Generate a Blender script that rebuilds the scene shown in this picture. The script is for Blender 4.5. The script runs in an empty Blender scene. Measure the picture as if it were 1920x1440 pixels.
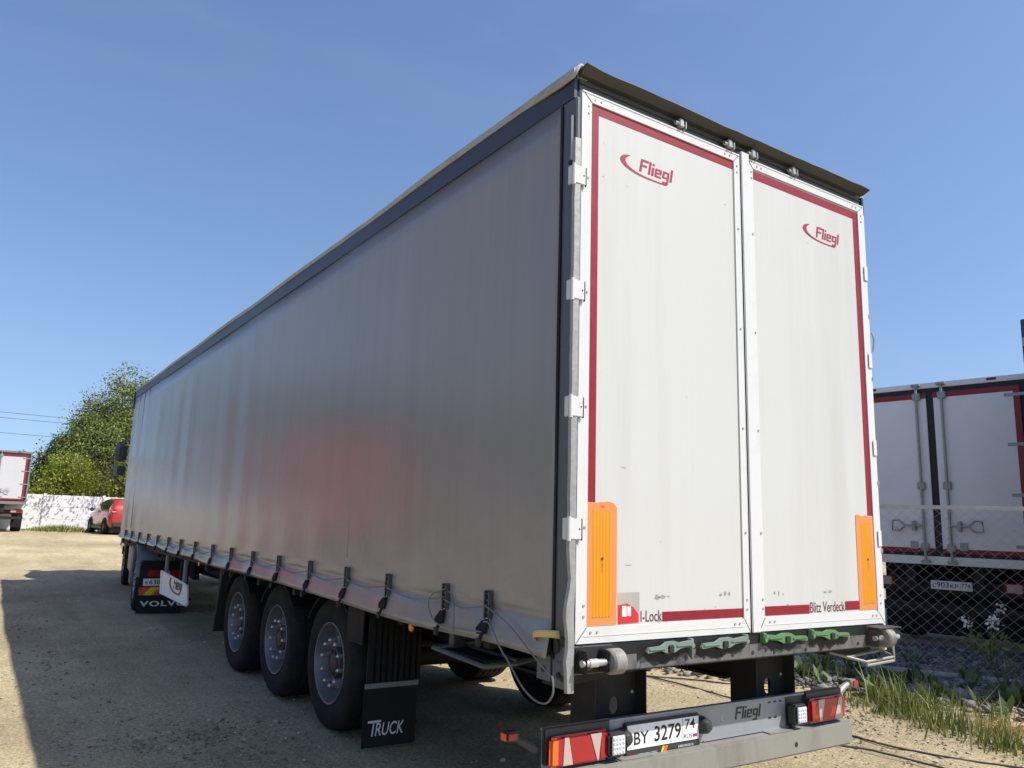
import bpy, bmesh, math, random
import numpy as np
from mathutils import Vector, Matrix

random.seed(7)
rng = np.random.default_rng(7)
S = bpy.context.scene
COL = S.collection
R = math.radians

# ------------------------------------------------------------------ camera
CAM = Vector((-3.6332, -2.9093, 1.6008))
YAW, PITCH, ROLL = 0.5717, 0.1745, 0.0331
fw = Vector((math.sin(YAW) * math.cos(PITCH), math.cos(YAW) * math.cos(PITCH), math.sin(PITCH)))
rt = Vector((math.cos(YAW), -math.sin(YAW), 0.0))
up = rt.cross(fw)
r2 = rt * math.cos(ROLL) + up * math.sin(ROLL)
u2 = -rt * math.sin(ROLL) + up * math.cos(ROLL)
cd = bpy.data.cameras.new('camera')
cd.sensor_width = 36.0
cd.lens = 1462.87 / 1920 * 36.0
cd.shift_x = 39.7 / 1920
cd.shift_y = 4.76 / 1920
cd.clip_start = 0.05
cd.clip_end = 6000
cam = bpy.data.objects.new('camera', cd)
COL.objects.link(cam)
cam.matrix_world = Matrix(((r2.x, u2.x, -fw.x, CAM.x), (r2.y, u2.y, -fw.y, CAM.y), (r2.z, u2.z, -fw.z, CAM.z), (0, 0, 0, 1)))
S.camera = cam

# ------------------------------------------------------------------ light
SUN_TO = Vector((0.46, -0.68, 1.0)).normalized()      # towards the sun
SUN_EL = math.asin(SUN_TO.z)
SUN_AZ = math.atan2(SUN_TO.x, SUN_TO.y)
W = bpy.data.worlds.new('World')
S.world = W
W.use_nodes = True
wn = W.node_tree.nodes
sk = wn.new('ShaderNodeTexSky')
sk.sky_type = 'NISHITA'
sk.sun_disc = False
sk.sun_elevation = SUN_EL
sk.sun_rotation = SUN_AZ
sk.altitude = 0
sk.air_density = 1.25
sk.dust_density = 1.0
sk.ozone_density = 1.0
wl = W.node_tree.links
# the sky is looked up a little above the true elevation (thin haze at the horizon is left out) and white-balanced as the camera did
geo = wn.new('ShaderNodeTexCoord')
sep = wn.new('ShaderNodeSeparateXYZ'); wl.new(geo.outputs['Generated'], sep.inputs[0])
mz = wn.new('ShaderNodeMath'); mz.operation = 'MULTIPLY_ADD'; mz.inputs[1].default_value = 0.86; mz.inputs[2].default_value = 0.105
wl.new(sep.outputs[2], mz.inputs[0])
cmb = wn.new('ShaderNodeCombineXYZ')
wl.new(sep.outputs[0], cmb.inputs[0]); wl.new(sep.outputs[1], cmb.inputs[1]); wl.new(mz.outputs[0], cmb.inputs[2])
nrm = wn.new('ShaderNodeVectorMath'); nrm.operation = 'NORMALIZE'; wl.new(cmb.outputs[0], nrm.inputs[0])
wl.new(nrm.outputs[0], sk.inputs[0])
wb = wn.new('ShaderNodeMix'); wb.data_type = 'RGBA'; wb.blend_type = 'MULTIPLY'; wb.inputs[0].default_value = 1.0
wb.inputs[7].default_value = (0.97, 1.06, 1.26, 1)
wl.new(sk.outputs[0], wb.inputs[6])
cn = wn.new('ShaderNodeTexNoise'); cn.inputs['Scale'].default_value = 2.2; cn.inputs['Detail'].default_value = 8; cn.inputs['Distortion'].default_value = 1.2
cm = wn.new('ShaderNodeMapping'); cm.inputs['Rotation'].default_value = (0, 0, 0.6); cm.inputs['Scale'].default_value = (0.7, 2.6, 4.0)
wl.new(geo.outputs['Generated'], cm.inputs[0]); wl.new(cm.outputs[0], cn.inputs[0])
cr_ = wn.new('ShaderNodeMapRange'); cr_.inputs[1].default_value = 0.50; cr_.inputs[2].default_value = 0.85; cr_.inputs[4].default_value = 0.07
wl.new(cn.outputs[0], cr_.inputs[0])
cx = wn.new('ShaderNodeMix'); cx.data_type = 'RGBA'; cx.inputs[7].default_value = (5.2, 5.6, 6.2, 1)
wl.new(cr_.outputs[0], cx.inputs[0]); wl.new(wb.outputs[2], cx.inputs[6])
wl.new(cx.outputs[2], wn['Background'].inputs[0])
wn['Background'].inputs[1].default_value = 0.107
sd = bpy.data.lights.new('sun', 'SUN')
sd.energy = 4.9
sd.angle = R(0.55)
sd.color = (1.0, 0.955, 0.88)
sun = bpy.data.objects.new('sun', sd)
COL.objects.link(sun)
sun.location = (5, -8, 20)
sun.rotation_euler = SUN_TO.to_track_quat('Z', 'Y').to_euler()
S.view_settings.view_transform = 'Standard'
S.view_settings.look = 'None'
S.view_settings.exposure = 0.32
S.view_settings.gamma = 1.0
S.view_settings.use_curve_mapping = False
S.render.engine = 'CYCLES'
S.cycles.use_denoising = True
S.cycles.max_bounces = 8

# ------------------------------------------------------------------ materials
MATS = {}
def mat(name, col, rough=0.5, metal=0.0, var=0.10, scale=6.0, bump=0.0, bscale=60.0, dirt=None, dirt_amt=0.0,
        spec=0.5, coat=0.0, stretch=(1, 1, 1), dlo=0.52, dhi=0.72, coords='Object', transmission=0.0):
    if name in MATS:
        return MATS[name]
    m = bpy.data.materials.new(name)
    m.use_nodes = True
    nt = m.node_tree
    N, L = nt.nodes, nt.links
    b = N['Principled BSDF']
    tc = N.new('ShaderNodeTexCoord')
    mp = N.new('ShaderNodeMapping')
    mp.inputs['Scale'].default_value = stretch
    L.new(tc.outputs[coords], mp.inputs[0])
    nz = N.new('ShaderNodeTexNoise')
    nz.inputs['Scale'].default_value = scale
    nz.inputs['Detail'].default_value = 6
    nz.inputs['Roughness'].default_value = 0.62
    L.new(mp.outputs[0], nz.inputs[0])
    mx = N.new('ShaderNodeMix')
    mx.data_type = 'RGBA'
    mx.inputs[6].default_value = (*[max(0, c * (1 - var)) for c in col], 1)
    mx.inputs[7].default_value = (*[min(1, c * (1 + var)) for c in col], 1)
    L.new(nz.outputs[0], mx.inputs[0])
    last = mx.outputs[2]
    if dirt is not None:
        n2 = N.new('ShaderNodeTexNoise')
        n2.inputs['Scale'].default_value = scale * 0.45
        n2.inputs['Detail'].default_value = 9
        n2.inputs['Roughness'].default_value = 0.7
        L.new(mp.outputs[0], n2.inputs[0])
        mr = N.new('ShaderNodeMapRange')
        mr.inputs[1].default_value = dlo
        mr.inputs[2].default_value = dhi
        mr.inputs[4].default_value = dirt_amt
        L.new(n2.outputs[0], mr.inputs[0])
        m2 = N.new('ShaderNodeMix')
        m2.data_type = 'RGBA'
        m2.inputs[7].default_value = (*dirt, 1)
        L.new(mr.outputs[0], m2.inputs[0])
        L.new(last, m2.inputs[6])
        last = m2.outputs[2]
    L.new(last, b.inputs['Base Color'])
    rr = N.new('ShaderNodeMapRange')
    rr.inputs[3].default_value = max(0.02, rough * 0.85)
    rr.inputs[4].default_value = min(1.0, rough * 1.18)
    L.new(nz.outputs[0], rr.inputs[0])
    L.new(rr.outputs[0], b.inputs['Roughness'])
    b.inputs['Metallic'].default_value = metal
    b.inputs['Specular IOR Level'].default_value = spec
    b.inputs['Coat Weight'].default_value = coat
    if transmission:
        b.inputs['Transmission Weight'].default_value = transmission
    if bump:
        n3 = N.new('ShaderNodeTexNoise')
        n3.inputs['Scale'].default_value = bscale
        n3.inputs['Detail'].default_value = 4
        L.new(mp.outputs[0], n3.inputs[0])
        bp = N.new('ShaderNodeBump')
        bp.inputs['Strength'].default_value = bump
        bp.inputs['Distance'].default_value = 0.01
        L.new(n3.outputs[0], bp.inputs['Height'])
        L.new(bp.outputs[0], b.inputs['Normal'])
    MATS[name] = m
    return m

M_white = mat('door_white_paint', (0.50, 0.50, 0.470), 0.38, var=0.02, scale=2.0, bump=0.35, bscale=1.6, dirt=(0.37, 0.355, 0.305), dirt_amt=0.55, stretch=(2.2, 1, 0.16), dlo=0.47, dhi=0.80)
M_frame = mat('door_frame_white', (0.57, 0.57, 0.55), 0.34, var=0.03, scale=9, dirt=(0.42, 0.41, 0.38), dirt_amt=0.35)
M_red = mat('burgundy_tape', (0.215, 0.007, 0.017), 0.5, var=0.15, scale=14, dirt=(0.28, 0.03, 0.04), dirt_amt=0.35, spec=0.35)
M_logo = mat('red_print', (0.29, 0.010, 0.026), 0.45, var=0.05)
M_darkprint = mat('dark_print', (0.02, 0.02, 0.022), 0.5, var=0.05)
M_darkred = mat('dark_red_print', (0.12, 0.012, 0.02), 0.5, var=0.05)
M_steel = mat('weathered_steel', (0.34, 0.34, 0.33), 0.5, metal=0.35, var=0.2, scale=12, dirt=(0.16, 0.15, 0.13), dirt_amt=0.5)
M_postedge = mat('post_galvanised', (0.30, 0.30, 0.285), 0.5, metal=0.2, var=0.25, scale=20, bump=0.3, bscale=25, dirt=(0.2, 0.19, 0.17), dirt_amt=0.5)
M_post = mat('post_grey', (0.085, 0.092, 0.102), 0.45, var=0.08, scale=5)
M_band = mat('dark_band_vinyl', (0.030, 0.034, 0.043), 0.4, var=0.15, scale=4)
M_lip = mat('roof_lip_grey', (0.045, 0.045, 0.040), 0.55, var=0.15, scale=10)
M_header = mat('header_grey', (0.075, 0.08, 0.084), 0.55, var=0.12, scale=8)
M_roof = mat('roof_tarp', (0.36, 0.35, 0.32), 0.6, var=0.2, scale=5, dirt=(0.15, 0.14, 0.12), dirt_amt=0.6)
M_black = mat('black_paint', (0.010, 0.010, 0.011), 0.55, var=0.3, scale=9, dirt=(0.035, 0.033, 0.03), dirt_amt=0.5, spec=0.3)
M_chassis = mat('chassis_dark', (0.022, 0.021, 0.020), 0.7, var=0.3, scale=9, spec=.3, dirt=(0.05, 0.045, 0.037), dirt_amt=0.6)
M_sill = mat('sill_worn_grey', (0.115, 0.11, 0.102), 0.6, var=0.35, scale=14, dirt=(0.035, 0.033, 0.033), dirt_amt=0.9, stretch=(1, 1, 0.5), dlo=0.5, dhi=0.6)
M_rubber = mat('tyre_rubber', (0.013, 0.0128, 0.0130), 0.85, spec=0.2, var=0.25, scale=14, dirt=(0.034, 0.030, 0.026), dirt_amt=0.75, bump=0.2, bscale=120, dlo=0.42, dhi=0.72)
M_flap = mat('mudflap_rubber', (0.010, 0.010, 0.011), 0.65, spec=0.25, var=0.3, scale=6, dirt=(0.03, 0.027, 0.024), dirt_amt=0.5)
M_rim = mat('rim_silver', (0.16, 0.165, 0.172), 0.45, metal=0.4, var=0.15, scale=12, dirt=(0.15, 0.14, 0.12), dirt_amt=0.5)
M_disc = mat('wheel_disc', (0.085, 0.088, 0.093), 0.5, metal=0.3, var=0.25, scale=14, dirt=(0.05, 0.045, 0.04), dirt_amt=0.7)
M_nut = mat('nut_steel', (0.50, 0.50, 0.50), 0.35, metal=0.7, var=0.2, scale=30, dirt=(0.18, 0.13, 0.09), dirt_amt=0.4)
M_hub = mat('hub_grime', (0.045, 0.04, 0.037), 0.6, var=0.3, scale=20, dirt=(0.15, 0.06, 0.035), dirt_amt=0.7)
M_galv = mat('bumper_galvanised', (0.25, 0.245, 0.215), 0.5, metal=0.15, var=0.13, scale=9, dirt=(0.15, 0.14, 0.11), dirt_amt=0.75, stretch=(1, 1, 0.25), bump=0.1, bscale=40)
M_board = mat('light_board_grey', (0.28, 0.285, 0.305), 0.45, metal=0.2, var=0.1, scale=7, dirt=(0.16, 0.16, 0.17), dirt_amt=0.5)
M_orange = mat('orange_board', (0.72, 0.215, 0.062), 0.45, var=0.04, scale=8)
M_amber = mat('amber_reflector', (0.68, 0.265, 0.004), 0.3, var=0.03, scale=10, coat=0.3)
M_green1 = mat('pale_green_paint', (0.16, 0.215, 0.18), 0.5, var=0.15, scale=20, dirt=(0.06, 0.09, 0.07), dirt_amt=0.7)
M_green2 = mat('bright_green_paint', (0.085, 0.20, 0.065), 0.5, var=0.15, scale=20, dirt=(0.15, 0.19, 0.145), dirt_amt=0.7)
M_lensred = mat('lens_red', (0.33, 0.010, 0.014), 0.15, var=0.08, scale=30, coat=0.5)
M_lensamber = mat('lens_amber', (0.75, 0.13, 0.02), 0.15, var=0.08, scale=30, coat=0.5)
M_lenspale = mat('lens_pale', (0.44, 0.36, 0.31), 0.3, var=0.12, scale=120, coat=0.3)
M_led = mat('led_clear', (0.72, 0.76, 0.80), 0.12, metal=0.3, var=0.25, scale=90, bump=0.8, bscale=90)
M_plate = mat('plate_white', (0.76, 0.76, 0.75), 0.4, var=0.03)
M_plateblk = mat('plate_print', (0.012, 0.012, 0.013), 0.5, var=0.05)
M_plastic = mat('dark_plastic', (0.03, 0.031, 0.033), 0.45, var=0.15)
M_textwhite = mat('white_print', (0.62, 0.63, 0.63), 0.5, var=0.12, scale=20)
M_buckle = mat('buckle_steel', (0.11, 0.112, 0.11), 0.42, metal=0.6, var=0.3, scale=60, dirt=(0.05, 0.045, 0.04), dirt_amt=0.6)
M_strap = mat('strap_dark', (0.014, 0.015, 0.018), 0.8, spec=0.2, var=0.2)
M_cable = mat('seal_cable', (0.15, 0.15, 0.145), 0.5, var=0.15)
M_silver = mat('silver_foil', (0.42, 0.40, 0.35), 0.4, metal=0.3, var=0.2, scale=12)
M_stickred = mat('sticker_red', (0.52, 0.02, 0.025), 0.4, var=0.06)
M_scuff = mat('bare_scuff', (0.26, 0.255, 0.24), 0.6, var=0.35, scale=40)
M_concrete = mat('white_fence_concrete', (0.66, 0.66, 0.645), 0.7, var=0.05, scale=3, dirt=(0.55, 0.54, 0.5), dirt_amt=0.4)
M_bark = mat('bark_brown', (0.16, 0.12, 0.09), 0.85, var=0.3, scale=12)
M_birch = mat('bark_birch', (0.55, 0.53, 0.48), 0.8, var=0.2, scale=5, dirt=(0.04, 0.035, 0.03), dirt_amt=0.95, stretch=(1, 1, 2.5))
M_carred = mat('car_red', (0.42, 0.030, 0.016), 0.28, var=0.04, coat=0.7)
M_glass = mat('dark_glass', (0.02, 0.024, 0.026), 0.08, var=0.05, coat=0.5)
M_chrome = mat('bright_metal', (0.7, 0.7, 0.7), 0.25, metal=0.9, var=0.05)
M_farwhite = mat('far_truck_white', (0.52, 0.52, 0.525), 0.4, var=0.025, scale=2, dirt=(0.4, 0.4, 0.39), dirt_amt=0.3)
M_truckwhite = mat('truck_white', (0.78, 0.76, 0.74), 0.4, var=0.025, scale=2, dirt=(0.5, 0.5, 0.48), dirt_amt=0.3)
M_truckred = mat('truck_red_border', (0.26, 0.010, 0.018), 0.42, var=0.1)
M_seal = mat('door_seal_black', (0.014, 0.015, 0.017), 0.6, var=0.2)
M_fencesteel = mat('fence_steel', (0.46, 0.46, 0.44), 0.5, metal=0.2, var=0.2, scale=8, dirt=(0.22, 0.15, 0.08), dirt_amt=0.3)
M_wire = mat('fence_wire', (0.42, 0.43, 0.42), 0.45, metal=0.4, var=0.15)
M_cabdark = mat('cab_dark_paint', (0.014, 0.017, 0.026), 0.25, var=0.1, coat=0.5)
M_cabred = mat('cab_red_paint', (0.72, 0.03, 0.02), 0.3, var=0.05, coat=0.5)
M_guard = mat('mudguard_grey', (0.18, 0.185, 0.18), 0.45, var=0.12)
M_stripe_y = mat('reflex_yellow', (0.72, 0.50, 0.01), 0.4, var=0.05)
M_stripe_r = mat('reflex_red', (0.62, 0.06, 0.02), 0.4, var=0.05)
M_tape = mat('yellowed_tape', (0.55, 0.43, 0.16), 0.5, var=0.1)
M_stone = None
M_flower = mat('white_flower', (0.75, 0.75, 0.70), 0.7, var=0.1)
M_rollergrime = mat('roller_grimy', (0.24, 0.23, 0.21), 0.6, var=0.3, scale=25, dirt=(0.07, 0.06, 0.05), dirt_amt=0.8, dlo=0.42, dhi=0.62)
M_wire_shadow = mat('wire_shadow_tone', (0.075, 0.068, 0.06), 0.9, var=0.3, scale=8, spec=0.1)  # shadow tone for the tubes that stand for wire shadows
M_rust = mat('dry_straw', (0.34, 0.22, 0.08), 0.85, var=0.35, scale=14)

def curtain_material():
    m = bpy.data.materials.new('grey_curtain_vinyl')
    m.use_nodes = True
    N, L = m.node_tree.nodes, m.node_tree.links
    b = N['Principled BSDF']
    tc = N.new('ShaderNodeTexCoord')
    mp = N.new('ShaderNodeMapping'); mp.inputs['Scale'].default_value = (1, 5.0, 0.22)
    L.new(tc.outputs['Object'], mp.inputs[0])
    n1 = N.new('ShaderNodeTexNoise'); n1.inputs['Scale'].default_value = 1.3; n1.inputs['Detail'].default_value = 7; n1.inputs['Roughness'].default_value = 0.65
    L.new(mp.outputs[0], n1.inputs[0])
    cr = N.new('ShaderNodeValToRGB')
    cr.color_ramp.elements[0].position = 0.3; cr.color_ramp.elements[0].color = (0.222, 0.212, 0.200, 1)
    cr.color_ramp.elements[1].position = 0.7; cr.color_ramp.elements[1].color = (0.248, 0.236, 0.222, 1)
    L.new(n1.outputs[0], cr.inputs[0])
    # road dust thrown up onto the lower part
    sp = N.new('ShaderNodeSeparateXYZ'); L.new(tc.outputs['Object'], sp.inputs[0])
    dz = N.new('ShaderNodeMapRange'); dz.inputs[1].default_value = 0.95; dz.inputs[2].default_value = 2.1; dz.inputs[3].default_value = 0.9; dz.inputs[4].default_value = 0.0
    L.new(sp.outputs[2], dz.inputs[0])
    dn = N.new('ShaderNodeTexNoise'); dn.inputs['Scale'].default_value = 3.0; dn.inputs['Detail'].default_value = 9; dn.inputs['Roughness'].default_value = 0.72
    L.new(tc.outputs['Object'], dn.inputs[0])
    dr = N.new('ShaderNodeMapRange'); dr.inputs[1].default_value = 0.42; dr.inputs[2].default_value = 0.72; L.new(dn.outputs[0], dr.inputs[0])
    dm = N.new('ShaderNodeMath'); dm.operation = 'MULTIPLY'; L.new(dz.outputs[0], dm.inputs[0]); L.new(dr.outputs[0], dm.inputs[1])
    dx = N.new('ShaderNodeMix'); dx.data_type = 'RGBA'; dx.inputs[7].default_value = (0.30, 0.285, 0.265, 1)
    L.new(dm.outputs[0], dx.inputs[0]); L.new(cr.outputs[0], dx.inputs[6]); L.new(dx.outputs[2], b.inputs['Base Color'])
    mp2 = N.new('ShaderNodeMapping'); mp2.inputs['Scale'].default_value = (1, 0.8, 0.6)
    L.new(tc.outputs['Object'], mp2.inputs[0])
    n2 = N.new('ShaderNodeTexNoise'); n2.inputs['Scale'].default_value = 2.0; n2.inputs['Detail'].default_value = 5
    L.new(mp2.outputs[0], n2.inputs[0])
    rr = N.new('ShaderNodeMapRange'); rr.inputs[3].default_value = 0.22; rr.inputs[4].default_value = 0.29
    L.new(n2.outputs[0], rr.inputs[0]); L.new(rr.outputs[0], b.inputs['Roughness'])
    b.inputs['Specular IOR Level'].default_value = 0.52
    bp = N.new('ShaderNodeBump'); bp.inputs['Strength'].default_value = 0.11; bp.inputs['Distance'].default_value = 0.02
    L.new(n1.outputs[0], bp.inputs['Height']); L.new(bp.outputs[0], b.inputs['Normal'])
    return m
M_curtain = curtain_material()

def ground_material():
    m = bpy.data.materials.new('sandy_gravel')
    m.use_nodes = True
    N, L = m.node_tree.nodes, m.node_tree.links
    b = N['Principled BSDF']
    tc = N.new('ShaderNodeTexCoord')
    def noise(sc, det, rough=0.6, src=None):
        n = N.new('ShaderNodeTexNoise'); n.inputs['Scale'].default_value = sc; n.inputs['Detail'].default_value = det; n.inputs['Roughness'].default_value = rough
        L.new(src or tc.outputs['Object'], n.inputs[0]); return n
    a = noise(0.55, 9, 0.68)
    cr = N.new('ShaderNodeValToRGB')
    e = cr.color_ramp.elements
    e[0].position = 0.30; e[0].color = (0.37, 0.29, 0.172, 1)
    e[1].position = 0.70; e[1].color = (0.60, 0.492, 0.305, 1)
    L.new(a.outputs[0], cr.inputs[0])
    # compacted darker clay patches and drag marks along the lot
    mp = N.new('ShaderNodeMapping'); mp.inputs['Rotation'].default_value = (0, 0, R(-14)); mp.inputs['Scale'].default_value = (2.6, 0.35, 1)
    L.new(tc.outputs['Object'], mp.inputs[0])
    t = noise(0.9, 8, 0.72, mp.outputs[0])
    mr = N.new('ShaderNodeMapRange'); mr.inputs[1].default_value = 0.48; mr.inputs[2].default_value = 0.72; mr.inputs[4].default_value = 0.6
    L.new(t.outputs[0], mr.inputs[0])
    mx = N.new('ShaderNodeMix'); mx.data_type = 'RGBA'; mx.inputs[7].default_value = (0.29, 0.245, 0.155, 1)
    L.new(mr.outputs[0], mx.inputs[0]); L.new(cr.outputs[0], mx.inputs[6])
    big = noise(0.16, 5, 0.6)
    br = N.new('ShaderNodeMapRange'); br.inputs[1].default_value = 0.35; br.inputs[2].default_value = 0.65; br.inputs[3].default_value = 0.80; br.inputs[4].default_value = 1.14
    L.new(big.outputs[0], br.inputs[0])
    mb = N.new('ShaderNodeMix'); mb.data_type = 'RGBA'; mb.blend_type = 'MULTIPLY'; mb.inputs[0].default_value = 1.0
    L.new(mx.outputs[2], mb.inputs[6]); L.new(br.outputs[0], mb.inputs[7])
    mx = mb
    # fine grit
    g = noise(42, 4, 0.75)
    gr = N.new('ShaderNodeMapRange'); gr.inputs[1].default_value = 0.36; gr.inputs[2].default_value = 0.64; gr.inputs[3].default_value = 0.50; gr.inputs[4].default_value = 1.35
    L.new(g.outputs[0], gr.inputs[0])
    m3 = N.new('ShaderNodeMix'); m3.data_type = 'RGBA'; m3.blend_type = 'MULTIPLY'; m3.inputs[0].default_value = 0.85
    L.new(mx.outputs[2], m3.inputs[6]); L.new(gr.outputs[0], m3.inputs[7])
    v = N.new('ShaderNodeTexVoronoi'); v.inputs['Scale'].default_value = 24
    L.new(tc.outputs['Object'], v.inputs[0])
    vr = N.new('ShaderNodeMapRange'); vr.inputs[1].default_value = 0.10; vr.inputs[2].default_value = 0.16; vr.inputs[3].default_value = 0.55; vr.inputs[4].default_value = 0.0
    L.new(v.outputs[0], vr.inputs[0])
    m4 = N.new('ShaderNodeMix'); m4.data_type = 'RGBA'; m4.inputs[7].default_value = (0.17, 0.155, 0.135, 1)
    L.new(vr.outputs[0], m4.inputs[0]); L.new(m3.outputs[2], m4.inputs[6])
    L.new(m4.outputs[2], b.inputs['Base Color'])
    b.inputs['Roughness'].default_value = 0.95
    b.inputs['Specular IOR Level'].default_value = 0.15
    h = noise(9, 8, 0.75)
    add = N.new('ShaderNodeMath'); add.operation = 'ADD'
    L.new(h.outputs[0], add.inputs[0]); L.new(g.outputs[0], add.inputs[1])
    bp = N.new('ShaderNodeBump'); bp.inputs['Strength'].default_value = 0.75; bp.inputs['Distance'].default_value = 0.02
    L.new(add.outputs[0], bp.inputs['Height']); L.new(bp.outputs[0], b.inputs['Normal'])
    return m
M_ground = ground_material()

def stone_material(name, cols):
    m = bpy.data.materials.new(name)
    m.use_nodes = True
    N, L = m.node_tree.nodes, m.node_tree.links
    b = N['Principled BSDF']
    ge = N.new('ShaderNodeNewGeometry'); cr = N.new('ShaderNodeValToRGB')
    cr.color_ramp.elements[0].color = (*cols[0], 1); cr.color_ramp.elements[1].color = (*cols[-1], 1)
    for i, c in enumerate(cols[1:-1]):
        e = cr.color_ramp.elements.new((i + 1) / (len(cols) - 1)); e.color = (*c, 1)
    L.new(ge.outputs['Random Per Island'], cr.inputs[0])
    tc = N.new('ShaderNodeTexCoord'); nz = N.new('ShaderNodeTexNoise'); nz.inputs['Scale'].default_value = 45; nz.inputs['Detail'].default_value = 4
    L.new(tc.outputs['Object'], nz.inputs[0])
    mr = N.new('ShaderNodeMapRange'); mr.inputs[3].default_value = .6; mr.inputs[4].default_value = 1.35; L.new(nz.outputs[0], mr.inputs[0])
    mx = N.new('ShaderNodeMix'); mx.data_type = 'RGBA'; mx.blend_type = 'MULTIPLY'; mx.inputs[0].default_value = 1
    L.new(cr.outputs[0], mx.inputs[6]); L.new(mr.outputs[0], mx.inputs[7]); L.new(mx.outputs[2], b.inputs['Base Color'])
    b.inputs['Roughness'].default_value = .9
    return m
M_stone = stone_material('rubble_stone', [(.075, .070, .063), (.15, .142, .13), (.25, .24, .22), (.11, .10, .09), (.19, .18, .165)])
M_pebble = stone_material('pebbles', [(.13, .115, .09), (.42, .35, .24), (.58, .50, .37), (.22, .19, .15)])
M_clod = stone_material('clods', [(.15, .125, .09), (.26, .215, .15), (.40, .34, .24)])
def leaf_material(name, dark, light, trans=0.35):
    m = bpy.data.materials.new(name)
    m.use_nodes = True
    N, L = m.node_tree.nodes, m.node_tree.links
    out = N['Material Output']
    b = N['Principled BSDF']
    ge = N.new('ShaderNodeNewGeometry')
    cr = N.new('ShaderNodeValToRGB')
    cr.color_ramp.elements[0].color = (*dark, 1); cr.color_ramp.elements[1].color = (*light, 1)
    L.new(ge.outputs['Random Per Island'], cr.inputs[0])
    L.new(cr.outputs[0], b.inputs['Base Color'])
    b.inputs['Roughness'].default_value = 0.55
    tr = N.new('ShaderNodeBsdfTranslucent')
    mx = N.new('ShaderNodeMix'); mx.data_type = 'RGBA'; mx.blend_type = 'MULTIPLY'; mx.inputs[0].default_value = 1.0; mx.inputs[7].default_value = (1.15, 1.25, 0.55, 1)
    L.new(cr.outputs[0], mx.inputs[6]); L.new(mx.outputs[2], tr.inputs[0])
    ms = N.new('ShaderNodeMixShader'); ms.inputs[0].default_value = trans
    L.new(b.outputs[0], ms.inputs[1]); L.new(tr.outputs[0], ms.inputs[2]); L.new(ms.outputs[0], out.inputs[0])
    return m
M_leaf_mid = leaf_material('leaf_mid_green', (0.055, 0.085, 0.018), (0.28, 0.31, 0.085))
M_leaf_dark = leaf_material('leaf_dark_green', (0.045, 0.075, 0.025), (0.11, 0.16, 0.06), 0.3)
M_leaf_lime = leaf_material('leaf_lime_green', (0.13, 0.16, 0.018), (0.36, 0.39, 0.06), 0.4)
M_grass = leaf_material('grass_blades', (0.07, 0.10, 0.022), (0.20, 0.23, 0.07), 0.3)
_e = M_grass.node_tree.nodes['Color Ramp'].color_ramp.elements
_n = _e.new(0.78); _n.color = (0.20, 0.22, 0.065, 1)
_e[-1].color = (0.42, 0.36, 0.19, 1)

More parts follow.
